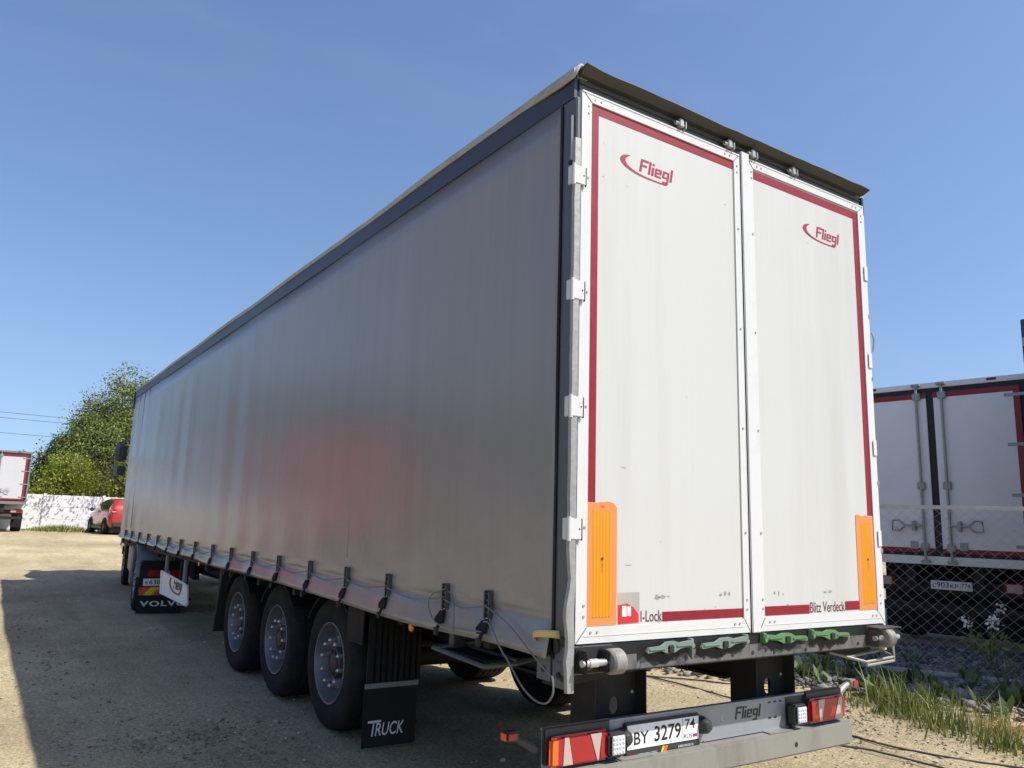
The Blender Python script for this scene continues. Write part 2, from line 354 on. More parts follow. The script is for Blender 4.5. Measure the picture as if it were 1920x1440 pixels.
# ------------------------------------------------------------------ helpers
class MB:
    """collects shapes and links them as one mesh"""
    def __init__(s):
        s.v, s.f, s.mi, s.ms = [], [], [], []
    def _m(s, m):
        if m is None:
            m = s.ms[0] if s.ms else None
            if m is None:
                s.ms.append(None)
        if m not in s.ms:
            s.ms.append(m)
        return s.ms.index(m)
    def add(s, vs, fs, m=None):
        o = len(s.v)
        s.v.extend([tuple(v) for v in vs])
        k = s._m(m)
        for f in fs:
            s.f.append(tuple(i + o for i in f)); s.mi.append(k)
    def box(s, x0, x1, y0, y1, z0, z1, bev=0.0, m=None, mw=None):
        x0, x1 = min(x0, x1), max(x0, x1); y0, y1 = min(y0, y1), max(y0, y1); z0, z1 = min(z0, z1), max(z0, z1)
        if bev <= 0:
            vs = [(x, y, z) for x in (x0, x1) for y in (y0, y1) for z in (z0, z1)]
            fs = [(0, 1, 3, 2), (4, 6, 7, 5), (0, 4, 5, 1), (2, 3, 7, 6), (0, 2, 6, 4), (1, 5, 7, 3)]
        else:
            bm = bmesh.new()
            bmesh.ops.create_cube(bm, size=1)
            for v in bm.verts:
                v.co = Vector(((x0 + x1) / 2 + v.co.x * (x1 - x0), (y0 + y1) / 2 + v.co.y * (y1 - y0), (z0 + z1) / 2 + v.co.z * (z1 - z0)))
            bev = min(bev, 0.45 * min(x1 - x0, y1 - y0, z1 - z0))
            bmesh.ops.bevel(bm, geom=list(bm.edges), offset=bev, segments=2, affect='EDGES')
            bm.verts.index_update()
            vs = [v.co.copy() for v in bm.verts]
            fs = [[v.index for v in f.verts] for f in bm.faces]
            bm.free()
        if mw is not None:
            vs = [mw @ Vector(v) for v in vs]
        s.add(vs, fs, m)
    def cyl(s, p0, p1, r0, r1=None, n=16, caps=True, m=None):
        p0, p1 = Vector(p0), Vector(p1)
        r1 = r0 if r1 is None else r1
        d = (p1 - p0).normalized()
        a = d.orthogonal().normalized(); b = d.cross(a)
        vs = []
        for p, r in ((p0, r0), (p1, r1)):
            for i in range(n):
                t = 2 * math.pi * i / n
                vs.append(p + (a * math.cos(t) + b * math.sin(t)) * r)
        fs = [(i, (i + 1) % n, n + (i + 1) % n, n + i) for i in range(n)]
        if caps:
            fs += [tuple(range(n - 1, -1, -1)), tuple(range(n, 2 * n))]
        s.add(vs, fs, m)
    def tube(s, pts, r, n=6, m=None):
        pts = [Vector(p) for p in pts]
        vs, fs = [], []
        ref = Vector((0.31, 0.22, 0.93))
        for i, p in enumerate(pts):
            d = (pts[min(i + 1, len(pts) - 1)] - pts[max(i - 1, 0)]).normalized()
            a = d.cross(ref)
            if a.length < 1e-3:
                a = d.orthogonal()
            a.normalize(); b = d.cross(a)
            rr = r[i] if isinstance(r, (list, tuple)) else r
            for k in range(n):
                t = 2 * math.pi * k / n
                vs.append(p + (a * math.cos(t) + b * math.sin(t)) * rr)
        for i in range(len(pts) - 1):
            for k in range(n):
                k2 = (k + 1) % n
                fs.append((i * n + k, i * n + k2, (i + 1) * n + k2, (i + 1) * n + k))
        fs += [tuple(range(n - 1, -1, -1)), tuple(range((len(pts) - 1) * n, len(pts) * n))]
        s.add(vs, fs, m)
    def lathe(s, prof, org, ax, n=48, m=None):
        org = Vector(org); ax = Vector(ax).normalized()
        a = ax.orthogonal().normalized(); b = ax.cross(a)
        vs, fs = [], []
        for r, h in prof:
            for k in range(n):
                t = 2 * math.pi * k / n
                vs.append(org + ax * h + (a * math.cos(t) + b * math.sin(t)) * max(r, 1e-4))
        for i in range(len(prof) - 1):
            for k in range(n):
                k2 = (k + 1) % n
                fs.append((i * n + k, i * n + k2, (i + 1) * n + k2, (i + 1) * n + k))
        s.add(vs, fs, m)
    def prism(s, poly, o, u, v, w, depth, m=None):
        """poly of (a,b) in the plane o + a*u + b*v, extruded by depth along w"""
        o, u, v, w = Vector(o), Vector(u), Vector(v), Vector(w)
        n = len(poly)
        vs = [o + u * a + v * b for a, b in poly] + [o + u * a + v * b + w * depth for a, b in poly]
        fs = [tuple(range(n)), tuple(range(2 * n - 1, n - 1, -1))] + [(i, n + i, n + (i + 1) % n, (i + 1) % n) for i in range(n)]
        s.add(vs, fs, m)
    def build(s, name, m=None, parent=None, smooth=32, loc=None):
        me = bpy.data.meshes.new(name)
        me.from_pydata(s.v, [], s.f)
        ms = [m if k is None else k for k in s.ms]
        for k in ms:
            me.materials.append(k)
        if len(ms) > 1:
            me.polygons.foreach_set('material_index', s.mi)
        bm = bmesh.new(); bm.from_mesh(me)
        bmesh.ops.recalc_face_normals(bm, faces=bm.faces)
        bm.to_mesh(me); bm.free()
        if smooth:
            me.shade_smooth(); me.set_sharp_from_angle(angle=R(smooth))
        o = bpy.data.objects.new(name, me)
        COL.objects.link(o)
        if parent is not None:
            o.parent = parent
        if loc is not None:
            o.location = loc
        return o

def tag(o, label, cat, group=None, kind=None):
    o['label'] = label; o['category'] = cat
    if group: o['group'] = group
    if kind: o['kind'] = kind
    return o
def thing(name, label, cat, loc=(0, 0, 0), rz=0.0, group=None, rx=0.0):
    o = bpy.data.objects.new(name, None)
    o.empty_display_size = 0.3
    COL.objects.link(o)
    o.location = loc; o.rotation_euler = (rx, 0, rz)
    return tag(o, label, cat, group)
def box(name, m, parent, x0, x1, y0, y1, z0, z1, bev=0.0):
    b = MB(); b.box(x0, x1, y0, y1, z0, z1, bev)
    return b.build(name, m, parent)
def raw_mesh(name, v, f, m, parent=None, smooth=False):
    """v: (n,3) array, f: (k,4) or (k,3) index array"""
    me = bpy.data.meshes.new(name)
    v = np.asarray(v, np.float32); f = np.asarray(f, np.int32)
    me.vertices.add(len(v)); me.vertices.foreach_set('co', v.ravel())
    me.loops.add(f.size); me.loops.foreach_set('vertex_index', f.ravel())
    me.polygons.add(len(f))
    me.polygons.foreach_set('loop_start', np.arange(0, f.size, f.shape[1], dtype=np.int32))
    me.update(calc_edges=True); me.validate()
    if smooth: me.shade_smooth()
    me.materials.append(m)
    o = bpy.data.objects.new(name, me)
    COL.objects.link(o)
    if parent is not None: o.parent = parent
    return o

def text(name, body, m, parent, o, u, v, w, h, depth_dir=None, shear=0.0, bold=0.0, spacing=1.0):
    """flat lettering fitted to a w x h box whose lower left corner is o, along unit vectors u and v"""
    cu = bpy.data.curves.new(name, 'FONT')
    cu.body = body; cu.size = 1.0; cu.shear = shear; cu.offset = bold; cu.space_character = spacing
    cu.resolution_u = 4
    t = bpy.data.objects.new('tmp_text', cu)
    COL.objects.link(t)
    dg = bpy.context.evaluated_depsgraph_get()
    me = bpy.data.meshes.new_from_object(t.evaluated_get(dg))
    bpy.data.objects.remove(t)
    n = len(me.vertices)
    co = np.empty(n * 3, np.float32); me.vertices.foreach_get('co', co); co = co.reshape(-1, 3)
    lo, hi = co.min(0), co.max(0)
    a = (co[:, 0] - lo[0]) / (hi[0] - lo[0]) * w
    b = (co[:, 1] - lo[1]) / (hi[1] - lo[1]) * h
    p = np.array(o)[None] + a[:, None] * np.array(u)[None] + b[:, None] * np.array(v)[None]
    me.vertices.foreach_set('co', p.astype(np.float32).ravel())
    me.name = name
    me.materials.clear(); me.materials.append(m)
    me.update()
    ob = bpy.data.objects.new(name, me)
    COL.objects.link(ob)
    ob.parent = parent
    return ob

# strokes of the slanted maker's lettering, one unit = letter height
GLYPH = {
    'F': ([(0, 0, .17, 1), (.17, .83, .62, 1), (.17, .44, .52, .60)], .66),
    'l': ([(0, 0, .17, 1)], .25), 'i': ([(0, 0, .17, .66), (0, .80, .17, .96)], .25),
    'e': ([(0, 0, .16, .68), (.16, .54, .52, .68), (.36, .28, .52, .54), (.16, .28, .36, .40), (.16, 0, .52, .14)], .60),
    'g': ([(0, .12, .16, .68), (.16, .54, .52, .68), (.36, -.14, .52, .54), (.16, .12, .36, .25), (.06, -.28, .52, -.14)], .60),
}
def maker_logo(name, m, parent, o, u, v, w, swoosh=True, shear=0.2, m_sw=None):
    """F l i e g l with the crescent; o = lower left of the whole mark, w its width"""
    u, v, o = Vector(u), Vector(v), Vector(o)
    H = w * (.190 if swoosh else .300)          # cap height
    x = .325 * w / H if swoosh else 0.0
    base = .40 if swoosh else .30
    b = MB()
    def P(a, c): return o + u * ((a + c * shear) * H) + v * (c * H)
    for ch in 'Fliegl':
        st, adv = GLYPH[ch]
        for a0, c0, a1, c1 in st:
            b.add([P(x + a0 * 1.28, base + c0), P(x + a1 * 1.28, base + c0), P(x + a1 * 1.28, base + c1), P(x + a0 * 1.28, base + c1)], [(0, 1, 2, 3)])
        x += adv * 1.28
    if swoosh:
        pts_o = [(.62, 1.36), (.42, 1.33), (.2, 1.22), (.04, 1.05), (-.02, .86), (.04, .64), (.24, .42), (.6, .22), (1.1, .07), (1.7, 0.0), (2.5, -.02), (3.0, 0.0)]
        pts_i = [(.62, 1.34), (.52, 1.25), (.40, 1.12), (.33, .98), (.32, .84), (.38, .68), (.54, .50), (.82, .34), (1.24, .20), (1.76, .125), (2.5, .095), (3.05, .11)]
        vs = [o + u * (a * w * .285) + v * (c * w * .188) for a, c in pts_o] + [o + u * (a * w * .285) + v * (c * w * .188) for a, c in pts_i]
        n = len(pts_o)
        b.add(vs, [(i, i + 1, n + i + 1, n + i) for i in range(n - 1)], m_sw)
    return b.build(name, m, parent, smooth=0)

def smooth01(t):
    t = np.clip(t, 0, 1); return t * t * (3 - 2 * t)
U63 = np.array([math.sin(R(63)), math.cos(R(63))]); W63 = np.array([-U63[1], U63[0]])
def gz(x, y):
    """height of the lot: level under the trailer, rising gently ahead, a low bank by the wire fence"""
    x = np.asarray(x, float); y = np.asarray(y, float)
    t = y - 11.0
    g = 0.033 * (t + np.sqrt(t * t + 2.2)) / 2 * smooth01((y - 6) / 5)
    g = np.where(g > 0.55, 0.55 + 0.12 * np.tanh((g - 0.55) / 0.12), g)
    g = g * smooth01((y - 4) / 6)
    d = (x - CAM.x) * U63[0] + (y - CAM.y) * U63[1]
    s = (x - CAM.x) * W63[0] + (y - CAM.y) * W63[1]
    bank = 0.045 * smooth01((d - 8.9 - 0.15 * np.sin(s * 2.1)) / 1.3) * smooth01((5.2 - s) / 1.5) * smooth01((x - 2.8) / 1.0)
    return g + bank

# ================================================================== SETTING
def make_ground():
    def axis(a, b, st, far):
        c = list(np.arange(a, b + 1e-6, st))
        x = b; d = st
        hi = []
        while x < far:
            d *= 1.22; x += d; hi.append(x)
        x = a; d = st
        lo = []
        while x > -far:
            d *= 1.22; x -= d; lo.append(x)
        return np.array(lo[::-1] + c + hi)
    xs = axis(-7, 10, 0.11, 2500); ys = axis(-3, 22, 0.11, 2500)
    X, Y = np.meshgrid(xs, ys)
    Z = gz(X, Y)
    bump = 0.006 * np.sin(X * 2.3 + 0.7 * np.sin(Y * 1.1)) * np.sin(Y * 1.7 + X * 0.6) + 0.004 * np.sin(X * 7.1 + Y * 3.3) * np.sin(Y * 5.7 - X * 2.2)
    for xc, wd, dp in ((-2.35, .16, .016), (-2.75, .14, .012), (-4.3, .2, .014), (2.35, .16, .014)):
        c = xc + .10 * np.sin(Y * .35 + xc) + .02 * (Y - 4)
        t = (X - c) / wd
        bump += dp * (-np.exp(-t * t) + .55 * np.exp(-(np.abs(t) - 1.6) ** 2 * 2)) * (.6 + .4 * np.sin(Y * 1.3 + xc * 3))
    bump += 0.006 * np.sin(X * 5.3 + 2 * np.sin(Y * 2.1)) * np.sin(Y * 4.1 + 1.5 * np.sin(X * 3.0))
    bump += rng.normal(0, 0.0032, X.shape)
    near = (np.abs(X) < 12) & (np.abs(Y) < 30)
    Z = Z + np.where(near, bump, 0) - 0.008
    v = np.stack([X, Y, Z], -1).reshape(-1, 3)
    ny, nx = X.shape
    i = (np.arange(ny - 1)[:, None] * nx + np.arange(nx - 1)[None]).ravel()
    f = np.stack([i, i + 1, i + nx + 1, i + nx], 1)
    o = raw_mesh('ground', v, f, M_ground, smooth=True)
    o['kind'] = 'structure'; o['label'] = 'sandy gravel lot with tyre marks and grit'
    return o
make_ground()

ICO_V, ICO_F = None, None
def ico():
    global ICO_V, ICO_F
    if ICO_V is None:
        bm = bmesh.new(); bmesh.ops.create_icosphere(bm, subdivisions=1, radius=1)
        ICO_V = np.array([v.co[:] for v in bm.verts]); ICO_F = np.array([[v.index for v in f.verts] for f in bm.faces]); bm.free()
    return ICO_V, ICO_F
def stones(name, P, sz, m, label, flat=0.6):
    V, F = ico()
    n = len(P)
    vs = V[None] * (1 + rng.normal(0, 0.13, (n, len(V), 1))) + rng.normal(0, .20, (n, len(V), 3))
    sc = sz[:, None] * np.stack([np.ones(n), rng.uniform(.6, 1, n), rng.uniform(flat * .6, flat, n)], 1)
    vs = vs * sc[:, None, :]
    a = rng.uniform(0, 2 * np.pi, n); c, s_ = np.cos(a), np.sin(a)
    x = vs[..., 0] * c[:, None] - vs[..., 1] * s_[:, None]; y = vs[..., 0] * s_[:, None] + vs[..., 1] * c[:, None]
    vs = np.stack([x, y, vs[..., 2]], -1) + P[:, None, :]
    f = (F[None] + (np.arange(n) * len(V))[:, None, None]).reshape(-1, 3)
    o = raw_mesh(name, vs.reshape(-1, 3), f, m)
    o['kind'] = 'stuff'; o['label'] = label; o['category'] = 'stones'
    return o
def fence_xy(s, d):
    return CAM.x + U63[0] * d + W63[0] * s, CAM.y + U63[1] * d + W63[1] * s
n = 17000
s_ = rng.uniform(-3.2, 4.2, n); d_ = rng.uniform(9.0, 13.4, n)
x_, y_ = fence_xy(s_, d_)
keep = (x_ > 2.9) & (rng.uniform(0, 1, n) < smooth01((d_ - 8.9) / 0.9) * 0.9 + .1)
x_, y_ = x_[keep], y_[keep]
stones('rubble', np.stack([x_, y_, gz(x_, y_) + 0.012 + rng.uniform(0, .03, len(x_))], 1), rng.gamma(3.0, .0085, len(x_)) + .009, M_stone, 'grey crushed stone heaped along the wire fence')
n = 5200
x_ = rng.uniform(-6, 7, n); y_ = rng.uniform(-1.5, 16, n)
cl = np.sin(x_ * 1.7 + 1) * np.sin(y_ * 1.3) + rng.normal(0, .5, n)
keep = cl > 0.35
x_, y_ = x_[keep], y_[keep]
stones('pebble_litter', np.stack([x_, y_, gz(x_, y_) - 0.004], 1), rng.gamma(2.0, .0045, len(x_)) + .004, M_pebble, 'loose pebbles scattered over the sandy lot')

# darker grit kicked up beside the wheels and along the wheel tracks
P_ = []
for cx, cy, sx, sy, k in ((-2.15, 3.35, .45, .30, 620), (-1.85, 2.75, .5, .2, 300), (-2.6, 5.5, .22, 2.2, 420), (-2.2, 2.2, .7, .3, 260), (-2.9, 9.0, .2, 3.0, 260), (3.0, .7, .5, .6, 700), (2.2, 2.0, .9, .7, 420), (3.3, 1.4, .35, .5, 500), (-.5, 1.4, .8, .4, 150)):
    q = rng.normal(0, 1, (k, 2)) * np.array([sx, sy]) + np.array([cx, cy]); P_.append(q)
P_ = np.concatenate(P_)
stones('grit', np.stack([P_[:, 0], P_[:, 1], gz(P_[:, 0], P_[:, 1]) - .003], 1), rng.gamma(1.6, .0030, len(P_)) + .0028, M_clod, 'dark grit and small clods beside the wheel tracks')

def grass(name, P, hgt, label, lean=0.35, wid=0.006, m=None):
    n = len(P)
    a = rng.uniform(0, 2 * np.pi, n); la = rng.uniform(0, 2 * np.pi, n); ll = rng.gamma(2, lean / 2, n) * hgt
    wv = np.stack([np.cos(a), np.sin(a), np.zeros(n)], 1) * (wid * rng.uniform(.6, 1.3, n))[:, None]
    lv = np.stack([np.cos(la) * ll, np.sin(la) * ll, np.zeros(n)], 1)
    z = np.array([0, 0, 1.0])
    p1 = P + lv * .3 + z * (hgt * .55)[:, None]; p2 = P + lv + z * hgt[:, None]
    vs = np.stack([P - wv, P + wv, p1 + wv * .8, p1 - wv * .8, p2 + wv * .12, p2 - wv * .12], 1).reshape(-1, 3)
    o = (np.arange(n) * 6)[:, None]
    f = np.concatenate([o + np.array([[0, 1, 2, 3]]), o + np.array([[3, 2, 4, 5]])], 0)
    ob = raw_mesh(name, vs, f, m or M_grass)
    ob['kind'] = 'stuff'; ob['label'] = label; ob['category'] = 'grass'
    return ob
# grass verge beside the wire fence
pts, hs = [], []
tufts = []
for i in range(88):
    t = rng.uniform(0, 1)
    bx, by = 3.75 - 0.75 * t, 2.0 - 2.1 * t
    off = rng.gamma(2.0, .28)
    px_, py_ = bx + off * U63[0] + rng.normal(0, .05), by + off * U63[1] + rng.normal(0, .12)
    if t < .25 and off > .5: continue
    tufts.append((px_, py_, rng.uniform(.03, .17) * (1.3 if off > .35 else .6)))
for tx, ty, th in tufts:
    k = int(rng.integers(9, 36))
    q = np.stack([tx + rng.normal(0, .07, k), ty + rng.normal(0, .07, k)], 1)
    pts.append(np.concatenate([q, (gz(q[:, 0], q[:, 1]) - .012)[:, None]], 1)); hs.append(th * rng.uniform(.5, 1.5, k))
for i in range(26):                      # a few tall stalks
    t = rng.uniform(.05, 1); q = np.array([[3.95 - .6 * t + rng.normal(0, .2), 1.95 - 1.9 * t + rng.normal(0, .15)]])
    pts.append(np.concatenate([q, gz(q[:, 0], q[:, 1])[:, None] - .01], 1)); hs.append(np.array([rng.uniform(.28, .48)]))
for i in range(60):                      # weeds among the rubble and under the lorry
    s1, d1 = rng.uniform(-2.5, 2.2), rng.uniform(9.3, 12.6)
    x1, y1 = fence_xy(s1, d1); k = 14
    q = np.stack([x1 + rng.normal(0, .08, k), y1 + rng.normal(0, .08, k)], 1)
    pts.append(np.concatenate([q, (gz(q[:, 0], q[:, 1]) - .01)[:, None]], 1)); hs.append(rng.uniform(.08, .3, k))
grass('grass', np.concatenate(pts), np.concatenate(hs), 'tufts of long green grass along the edge of the rubble')
vs, P_ = [], []
for i in range(46):
    s1, d1 = rng.uniform(-1.2, 1.6), rng.gamma(3, .35) + 8.9
    x1, y1 = fence_xy(s1, d1)
    if x1 < 3.7: continue
    for j in range(int(rng.integers(5, 14))):
        a = rng.uniform(0, 6.28); r_ = rng.uniform(.06, .17); h = rng.uniform(.05, .22)
        base = np.array([x1 + rng.normal(0, .03), y1 + rng.normal(0, .03), float(gz(x1, y1))]); tip = base + np.array([math.cos(a) * r_, math.sin(a) * r_, h])
        sd_ = np.array([-math.sin(a), math.cos(a), 0]) * r_ * .28; mid = base * .45 + tip * .55 + np.array([0, 0, .02])
        vs += [base, mid - sd_, tip, mid + sd_]
o = raw_mesh('weed_leaves', np.array(vs), np.arange(len(vs)).reshape(-1, 4), M_leaf_dark); o['kind'] = 'stuff'; o['label'] = 'broad green weed leaves growing through the rubble'; o['category'] = 'weeds'
# strip of grass and weeds at the foot of the white fence
n = 9000
x_ = rng.uniform(-7, 12, n); hump = np.clip(np.sin(x_ * 1.6 + 2.2) * .5 + .5, 0.05, 1)
y_ = 37.75 - rng.gamma(1.5, .35, n) * (.4 + hump)
keep = rng.uniform(0, 1, n) < .25 + .75 * hump
x_, y_, hump = x_[keep], y_[keep], hump[keep]
grass('verge_grass', np.stack([x_, y_, gz(x_, y_) - .02], 1), rng.uniform(.06, .26, len(x_)) * (.35 + hump), 'rough weeds growing along the foot of the white fence', .5, .018)

# ================================================================== TRAILER
TR = thing('curtain_trailer', 'long grey curtain-sided semi-trailer with white rear doors bordered in burgundy tape', 'trailer')
X0, X1 = -1.255, 1.250           # door opening
BL = 13.6
XS = -1.287                      # curtain plane

# floor, walls, roof
box('floor', M_chassis, TR, -1.24, 1.24, 0.10, BL, 1.02, 1.16)
box('bulkhead', M_frame, TR, -1.26, 1.26, BL - 0.05, BL, 1.02, 3.86)

def curtain(side, name, label=None):
    ys = np.linspace(0.125, BL - 0.02, 380)
    zprof = [3.815, 3.6, 3.3, 3.0, 2.7, 2.4, 2.1, 1.8, 1.55, 1.4, 1.32, 1.26, 1.215, 1.19, 1.165, 1.14, 1.10, 1.06, 1.02, 0.985]
    r = np.random.default_rng(3 if side < 0 else 4)
    V = []
    ph = r.uniform(0, 6.28, 12); fr = r.uniform(1.5, 9, 12)
    for z in zprof:
        row = []
        for y in ys:
            zb = 0.988 + 0.155 * (max(0.0, y - 1.0) / 12.2) ** 1.25
            zz = z if z > 1.26 else 1.26 - (1.26 - z) * (1.26 - zb) / (1.26 - 0.985)
            k = (1.26 - z) / (1.26 - 0.985)
            off = 0.0
            if z > 1.26:
                off = 0.0028 * sum(math.sin(y * f + p) for f, p in zip(fr, ph)) / 4 * min(1, (3.9 - z) / .6)
                off += 0.012 * math.sin(math.pi * min(1, max(0, (z - 1.26) / 2.55))) * math.sin(y * 0.62 + 1.0)
                off += 0.004 * math.exp(-((z - 1.35) / .12) ** 2) * math.sin(y * 7.9 + 1.2)
            else:
                off = 0.006 * math.sin(math.pi * k) * math.sin(y * 7.9 + .4)
                off += 0.058 * max(0, k - .38) + 0.010 * max(0, k - .3) * math.sin(y * 3.1 + 2 * math.sin(y * 1.3))
                # fold line above the skirt
                off -= 0.012 * math.exp(-((k - .36) / .08) ** 2)
                zz += 0.010 * k * math.sin(y * 1.9 + 1.7 * math.sin(y * .8))
            row.append((side * (1.287 + off), y, zz))
        V.extend(row)
    ny = len(ys)
    F = [(i * ny + j, i * ny + j + 1, (i + 1) * ny + j + 1, (i + 1) * ny + j) for i in range(len(zprof) - 1) for j in range(ny - 1)]
    v = np.array(V); vi = v.copy(); vi[:, 0] -= side * 0.006
    o = raw_mesh(name, v, np.array(F), M_curtain, TR, smooth=True)
    sm = o.modifiers.new('thickness', 'SOLIDIFY'); sm.thickness = 0.004; sm.offset = 0 if side < 0 else 0
    return o
cur = curtain(-1, 'curtain')
curtain(1, 'curtain')
# faint vertical weld seams on the near curtain
for y, za, zb in ((11.95, 1.30, 3.80), (12.45, 1.30, 3.80), (12.95, 1.30, 3.80), (2.62, 1.32, 1.95)):
    b = MB(); b.box(XS - 0.002, XS - (0.0075 if y > 5 else .0048), y, y + 0.014, za, zb, 0.002)
    b.build('curtain_seam', M_curtain, cur)

def wavy_strip(name, side, z0, z1, thick, m, amp, y0, y1, seed, xo=0.0):
    r = np.random.default_rng(seed)
    ys = np.linspace(y0, y1, 170)
    jig = np.cumsum(r.normal(0, 1, len(ys))); jig -= np.linspace(jig[0], jig[-1], len(ys)); jig = jig / (np.abs(jig).max() + 1e-6)
    b = MB()
    vs, fs = [], []
    for i, y in enumerate(ys):
        dz = amp * jig[i]; dx = amp * .6 * math.sin(y * 2.2 + seed)
        x = side * (1.287 + xo + dx)
        vs += [(x, y, z0 + dz * .4), (x, y, z1 + dz), (x - side * thick, y, z1 + dz + .01), (x - side * thick, y, z0 + dz * .4)]
    for i in range(len(ys) - 1):
        for k in range(4):
            k2 = (k + 1) % 4
            fs.append((i * 4 + k, i * 4 + k2, (i + 1) * 4 + k2, (i + 1) * 4 + k))
    fs += [(0, 1, 2, 3), tuple(len(vs) - 4 + k for k in (3, 2, 1, 0))]
    b.add(vs, fs)
    return b.build(name, m, TR)
for sd_ in (-1, 1):
    wavy_strip('curtain_top_band', sd_, 3.80, 3.925, 0.02, M_band, 0.004, 0.02, BL, 5, 0.008)
    wavy_strip('roof_edge_trim', sd_, 3.925, 3.968, 0.09, M_roof, 0.009, 0.02, BL, 11, 0.014)
# roof sheet
xs = np.linspace(-1.26, 1.26, 15); ys = np.linspace(0.02, BL, 80)
X, Y = np.meshgrid(xs, ys)
Z = 3.955 + 0.03 * (1 - (X / 1.26) ** 2) + 0.012 * np.sin(Y * 3.2) * np.cos(X * 2)
v = np.stack([X, Y, Z], -1).reshape(-1, 3); i = (np.arange(79)[:, None] * 15 + np.arange(14)[None]).ravel()
o = raw_mesh('roof', v, np.stack([i, i + 1, i + 16, i + 15], 1), M_roof, TR, True)
o.modifiers.new('thickness', 'SOLIDIFY').thickness = 0.02
# torn corner of the roof tarpaulin, front corner flap
b = MB()
b.add([(-1.315, 0.0, 3.905), (-1.312, .10, 3.90), (-1.305, .30, 3.915), (-1.30, .55, 3.93), (-1.30, .62, 3.966), (-1.295, .40, 3.974), (-1.285, .16, 3.970), (-1.275, -.01, 3.985),
       (-1.20, .0, 3.982), (-1.19, .3, 3.978), (-1.20, .62, 3.974)],
      [(0, 1, 6, 7), (1, 2, 5, 6), (2, 3, 4, 5), (7, 6, 9, 8), (6, 5, 4, 10, 9)])
o = b.build('roof_tarp_fold', M_roof, TR); o.modifiers.new('thickness', 'SOLIDIFY').thickness = 0.012
b = MB(); b.box(-1.31, -1.20, BL - .005, BL + .06, 3.58, 3.95, .02); b.build('front_corner_flap', M_band, TR)
# roof lip over the doors: bent sheet
b = MB()
segs = 24
vs, fs = [], []
rr = np.random.default_rng(9)
for i in range(segs + 1):
    t = i / segs; x = -1.268 + t * 2.52
    j = rr.normal(0, .0008) + .0018 * math.sin(t * 9)
    kick = 0.014 * math.exp(-(t / .02) ** 2)
    vs += [(x, .05, 3.926), (x, -.006, 3.926 + j * .3), (x, -.058 - j, 3.950 + j + kick), (x, -.054 - j, 3.957 + j + kick), (x, .03, 3.957)]
for i in range(segs):
    for k in range(5):
        k2 = (k + 1) % 5
        fs.append((i * 5 + k, i * 5 + k2, (i + 1) * 5 + k2, (i + 1) * 5 + k))
fs += [(0, 1, 2, 3, 4), tuple(segs * 5 + k for k in (4, 3, 2, 1, 0))]
b.add(vs, fs); b.build('roof_lip', M_lip, TR, smooth=20)
b = MB(); b.box(-1.25, 1.25, .030, .06, 3.845, 3.926); b.box(-1.25, 1.25, .020, .0295, 3.895, 3.90, 0, M_lip); b.build('header', M_header, TR)
# door-bar keepers in the header
for x in (-.536, -.126, .085, .476):
    b = MB()
    b.box(x - .022, x + .012, -.022, .012, 3.858, 3.908, .004); b.box(x + .022, x + .034, -.022, .012, 3.855, 3.902, .003)
    b.cyl((x - .045, -.004, 3.880), (x - .022, -.004, 3.880), .012, n=8); b.cyl((x - .03, -.012, 3.874), (x + .034, -.012, 3.874), .006, n=6)
    b.build('keeper', M_steel, TR)

# rear posts
def rear_post(side):
    b = MB()
    xo = 1.305
    r = np.random.default_rng(21)
    # side plate facing outwards
    b.box(side * 1.288, side * 1.262, .0, .128, .865, 3.80, .004, M_post)
    b.box(side * 1.296, side * 1.284, .108, .128, .99, 3.79, .002, M_black)
    # crumpled rear edge
    zs = np.linspace(.86, 3.56, 60)
    vs, fs = [], []
    for i, z in enumerate(zs):
        dent = 0.0
        if z < 1.45: dent = .016 * math.exp(-((z - 1.2) / .07) ** 2) - .012 * math.exp(-((z - 1.36) / .05) ** 2) + .010 * math.exp(-((z - .98) / .05) ** 2)
        dent += r.normal(0, .0011)
        vs += [(side * (xo + dent), -.012, z), (side * (xo + dent + .004), .006, z), (side * 1.284, .010, z), (side * (1.272 + dent * .3), -.016, z)]
    for i in range(len(zs) - 1):
        for k in range(4):
            k2 = (k + 1) % 4
            fs.append((i * 4 + k, i * 4 + k2, (i + 1) * 4 + k2, (i + 1) * 4 + k))
    fs += [(0, 1, 2, 3), tuple(len(vs) - 4 + k for k in (3, 2, 1, 0))]
    b.add(vs, fs, M_postedge)
    o = b.build('rear_post', M_post, TR)
    c = MB()
    c.box(side * 1.293, side * 1.286, .012, .10, .875, .985, .003, M_post)
    c.cyl((side * 1.30, .07, .925), (side * 1.285, .07, .925), .014, n=12, m=M_seal)
    c.cyl((side * 1.294, .05, 1.075), (side * 1.287, .05, 1.075), .024, n=14, m=M_seal)
    c.cyl((side * 1.294, .045, .915), (side * 1.287, .045, .915), .016, n=14, m=M_seal)
    c.box(side * 1.294, side * 1.287, .13, .24, .885, 1.0, .003, M_post)
    c.cyl((side * 1.298, .185, .935), (side * 1.294, .185, .935), .016, n=12, m=M_seal)
    c.build('post_foot', M_post, o)['kind'] = 'stuff'
    return o
rear_post(-1)
b = MB(); b.box(1.2525, 1.286, .016, .128, .90, 3.80, .004); b.build('rear_post', M_frame, TR)
b = MB(); b.box(-1.302, -1.290, .02, .032, 3.43, 3.70, .003); b.cyl((-1.31, .026, 3.435), (-1.29, .026, 3.435), .014, n=10, m=M_seal)
b.build('tension_rod', M_frame, TR)

def quad(b, x0, x1, z0, z1, y, m=None):
    b.add([(x0, y, z0), (x1, y, z0), (x1, y, z1), (x0, y, z1)], [(0, 1, 2, 3)], m)
def sheet(name, m, parent, x0, x1, z0, z1, y, t=0.0012):
    b = MB(); b.box(x0, x1, y - t, y, z0, z1)
    return b.build(name, m, parent, smooth=0)

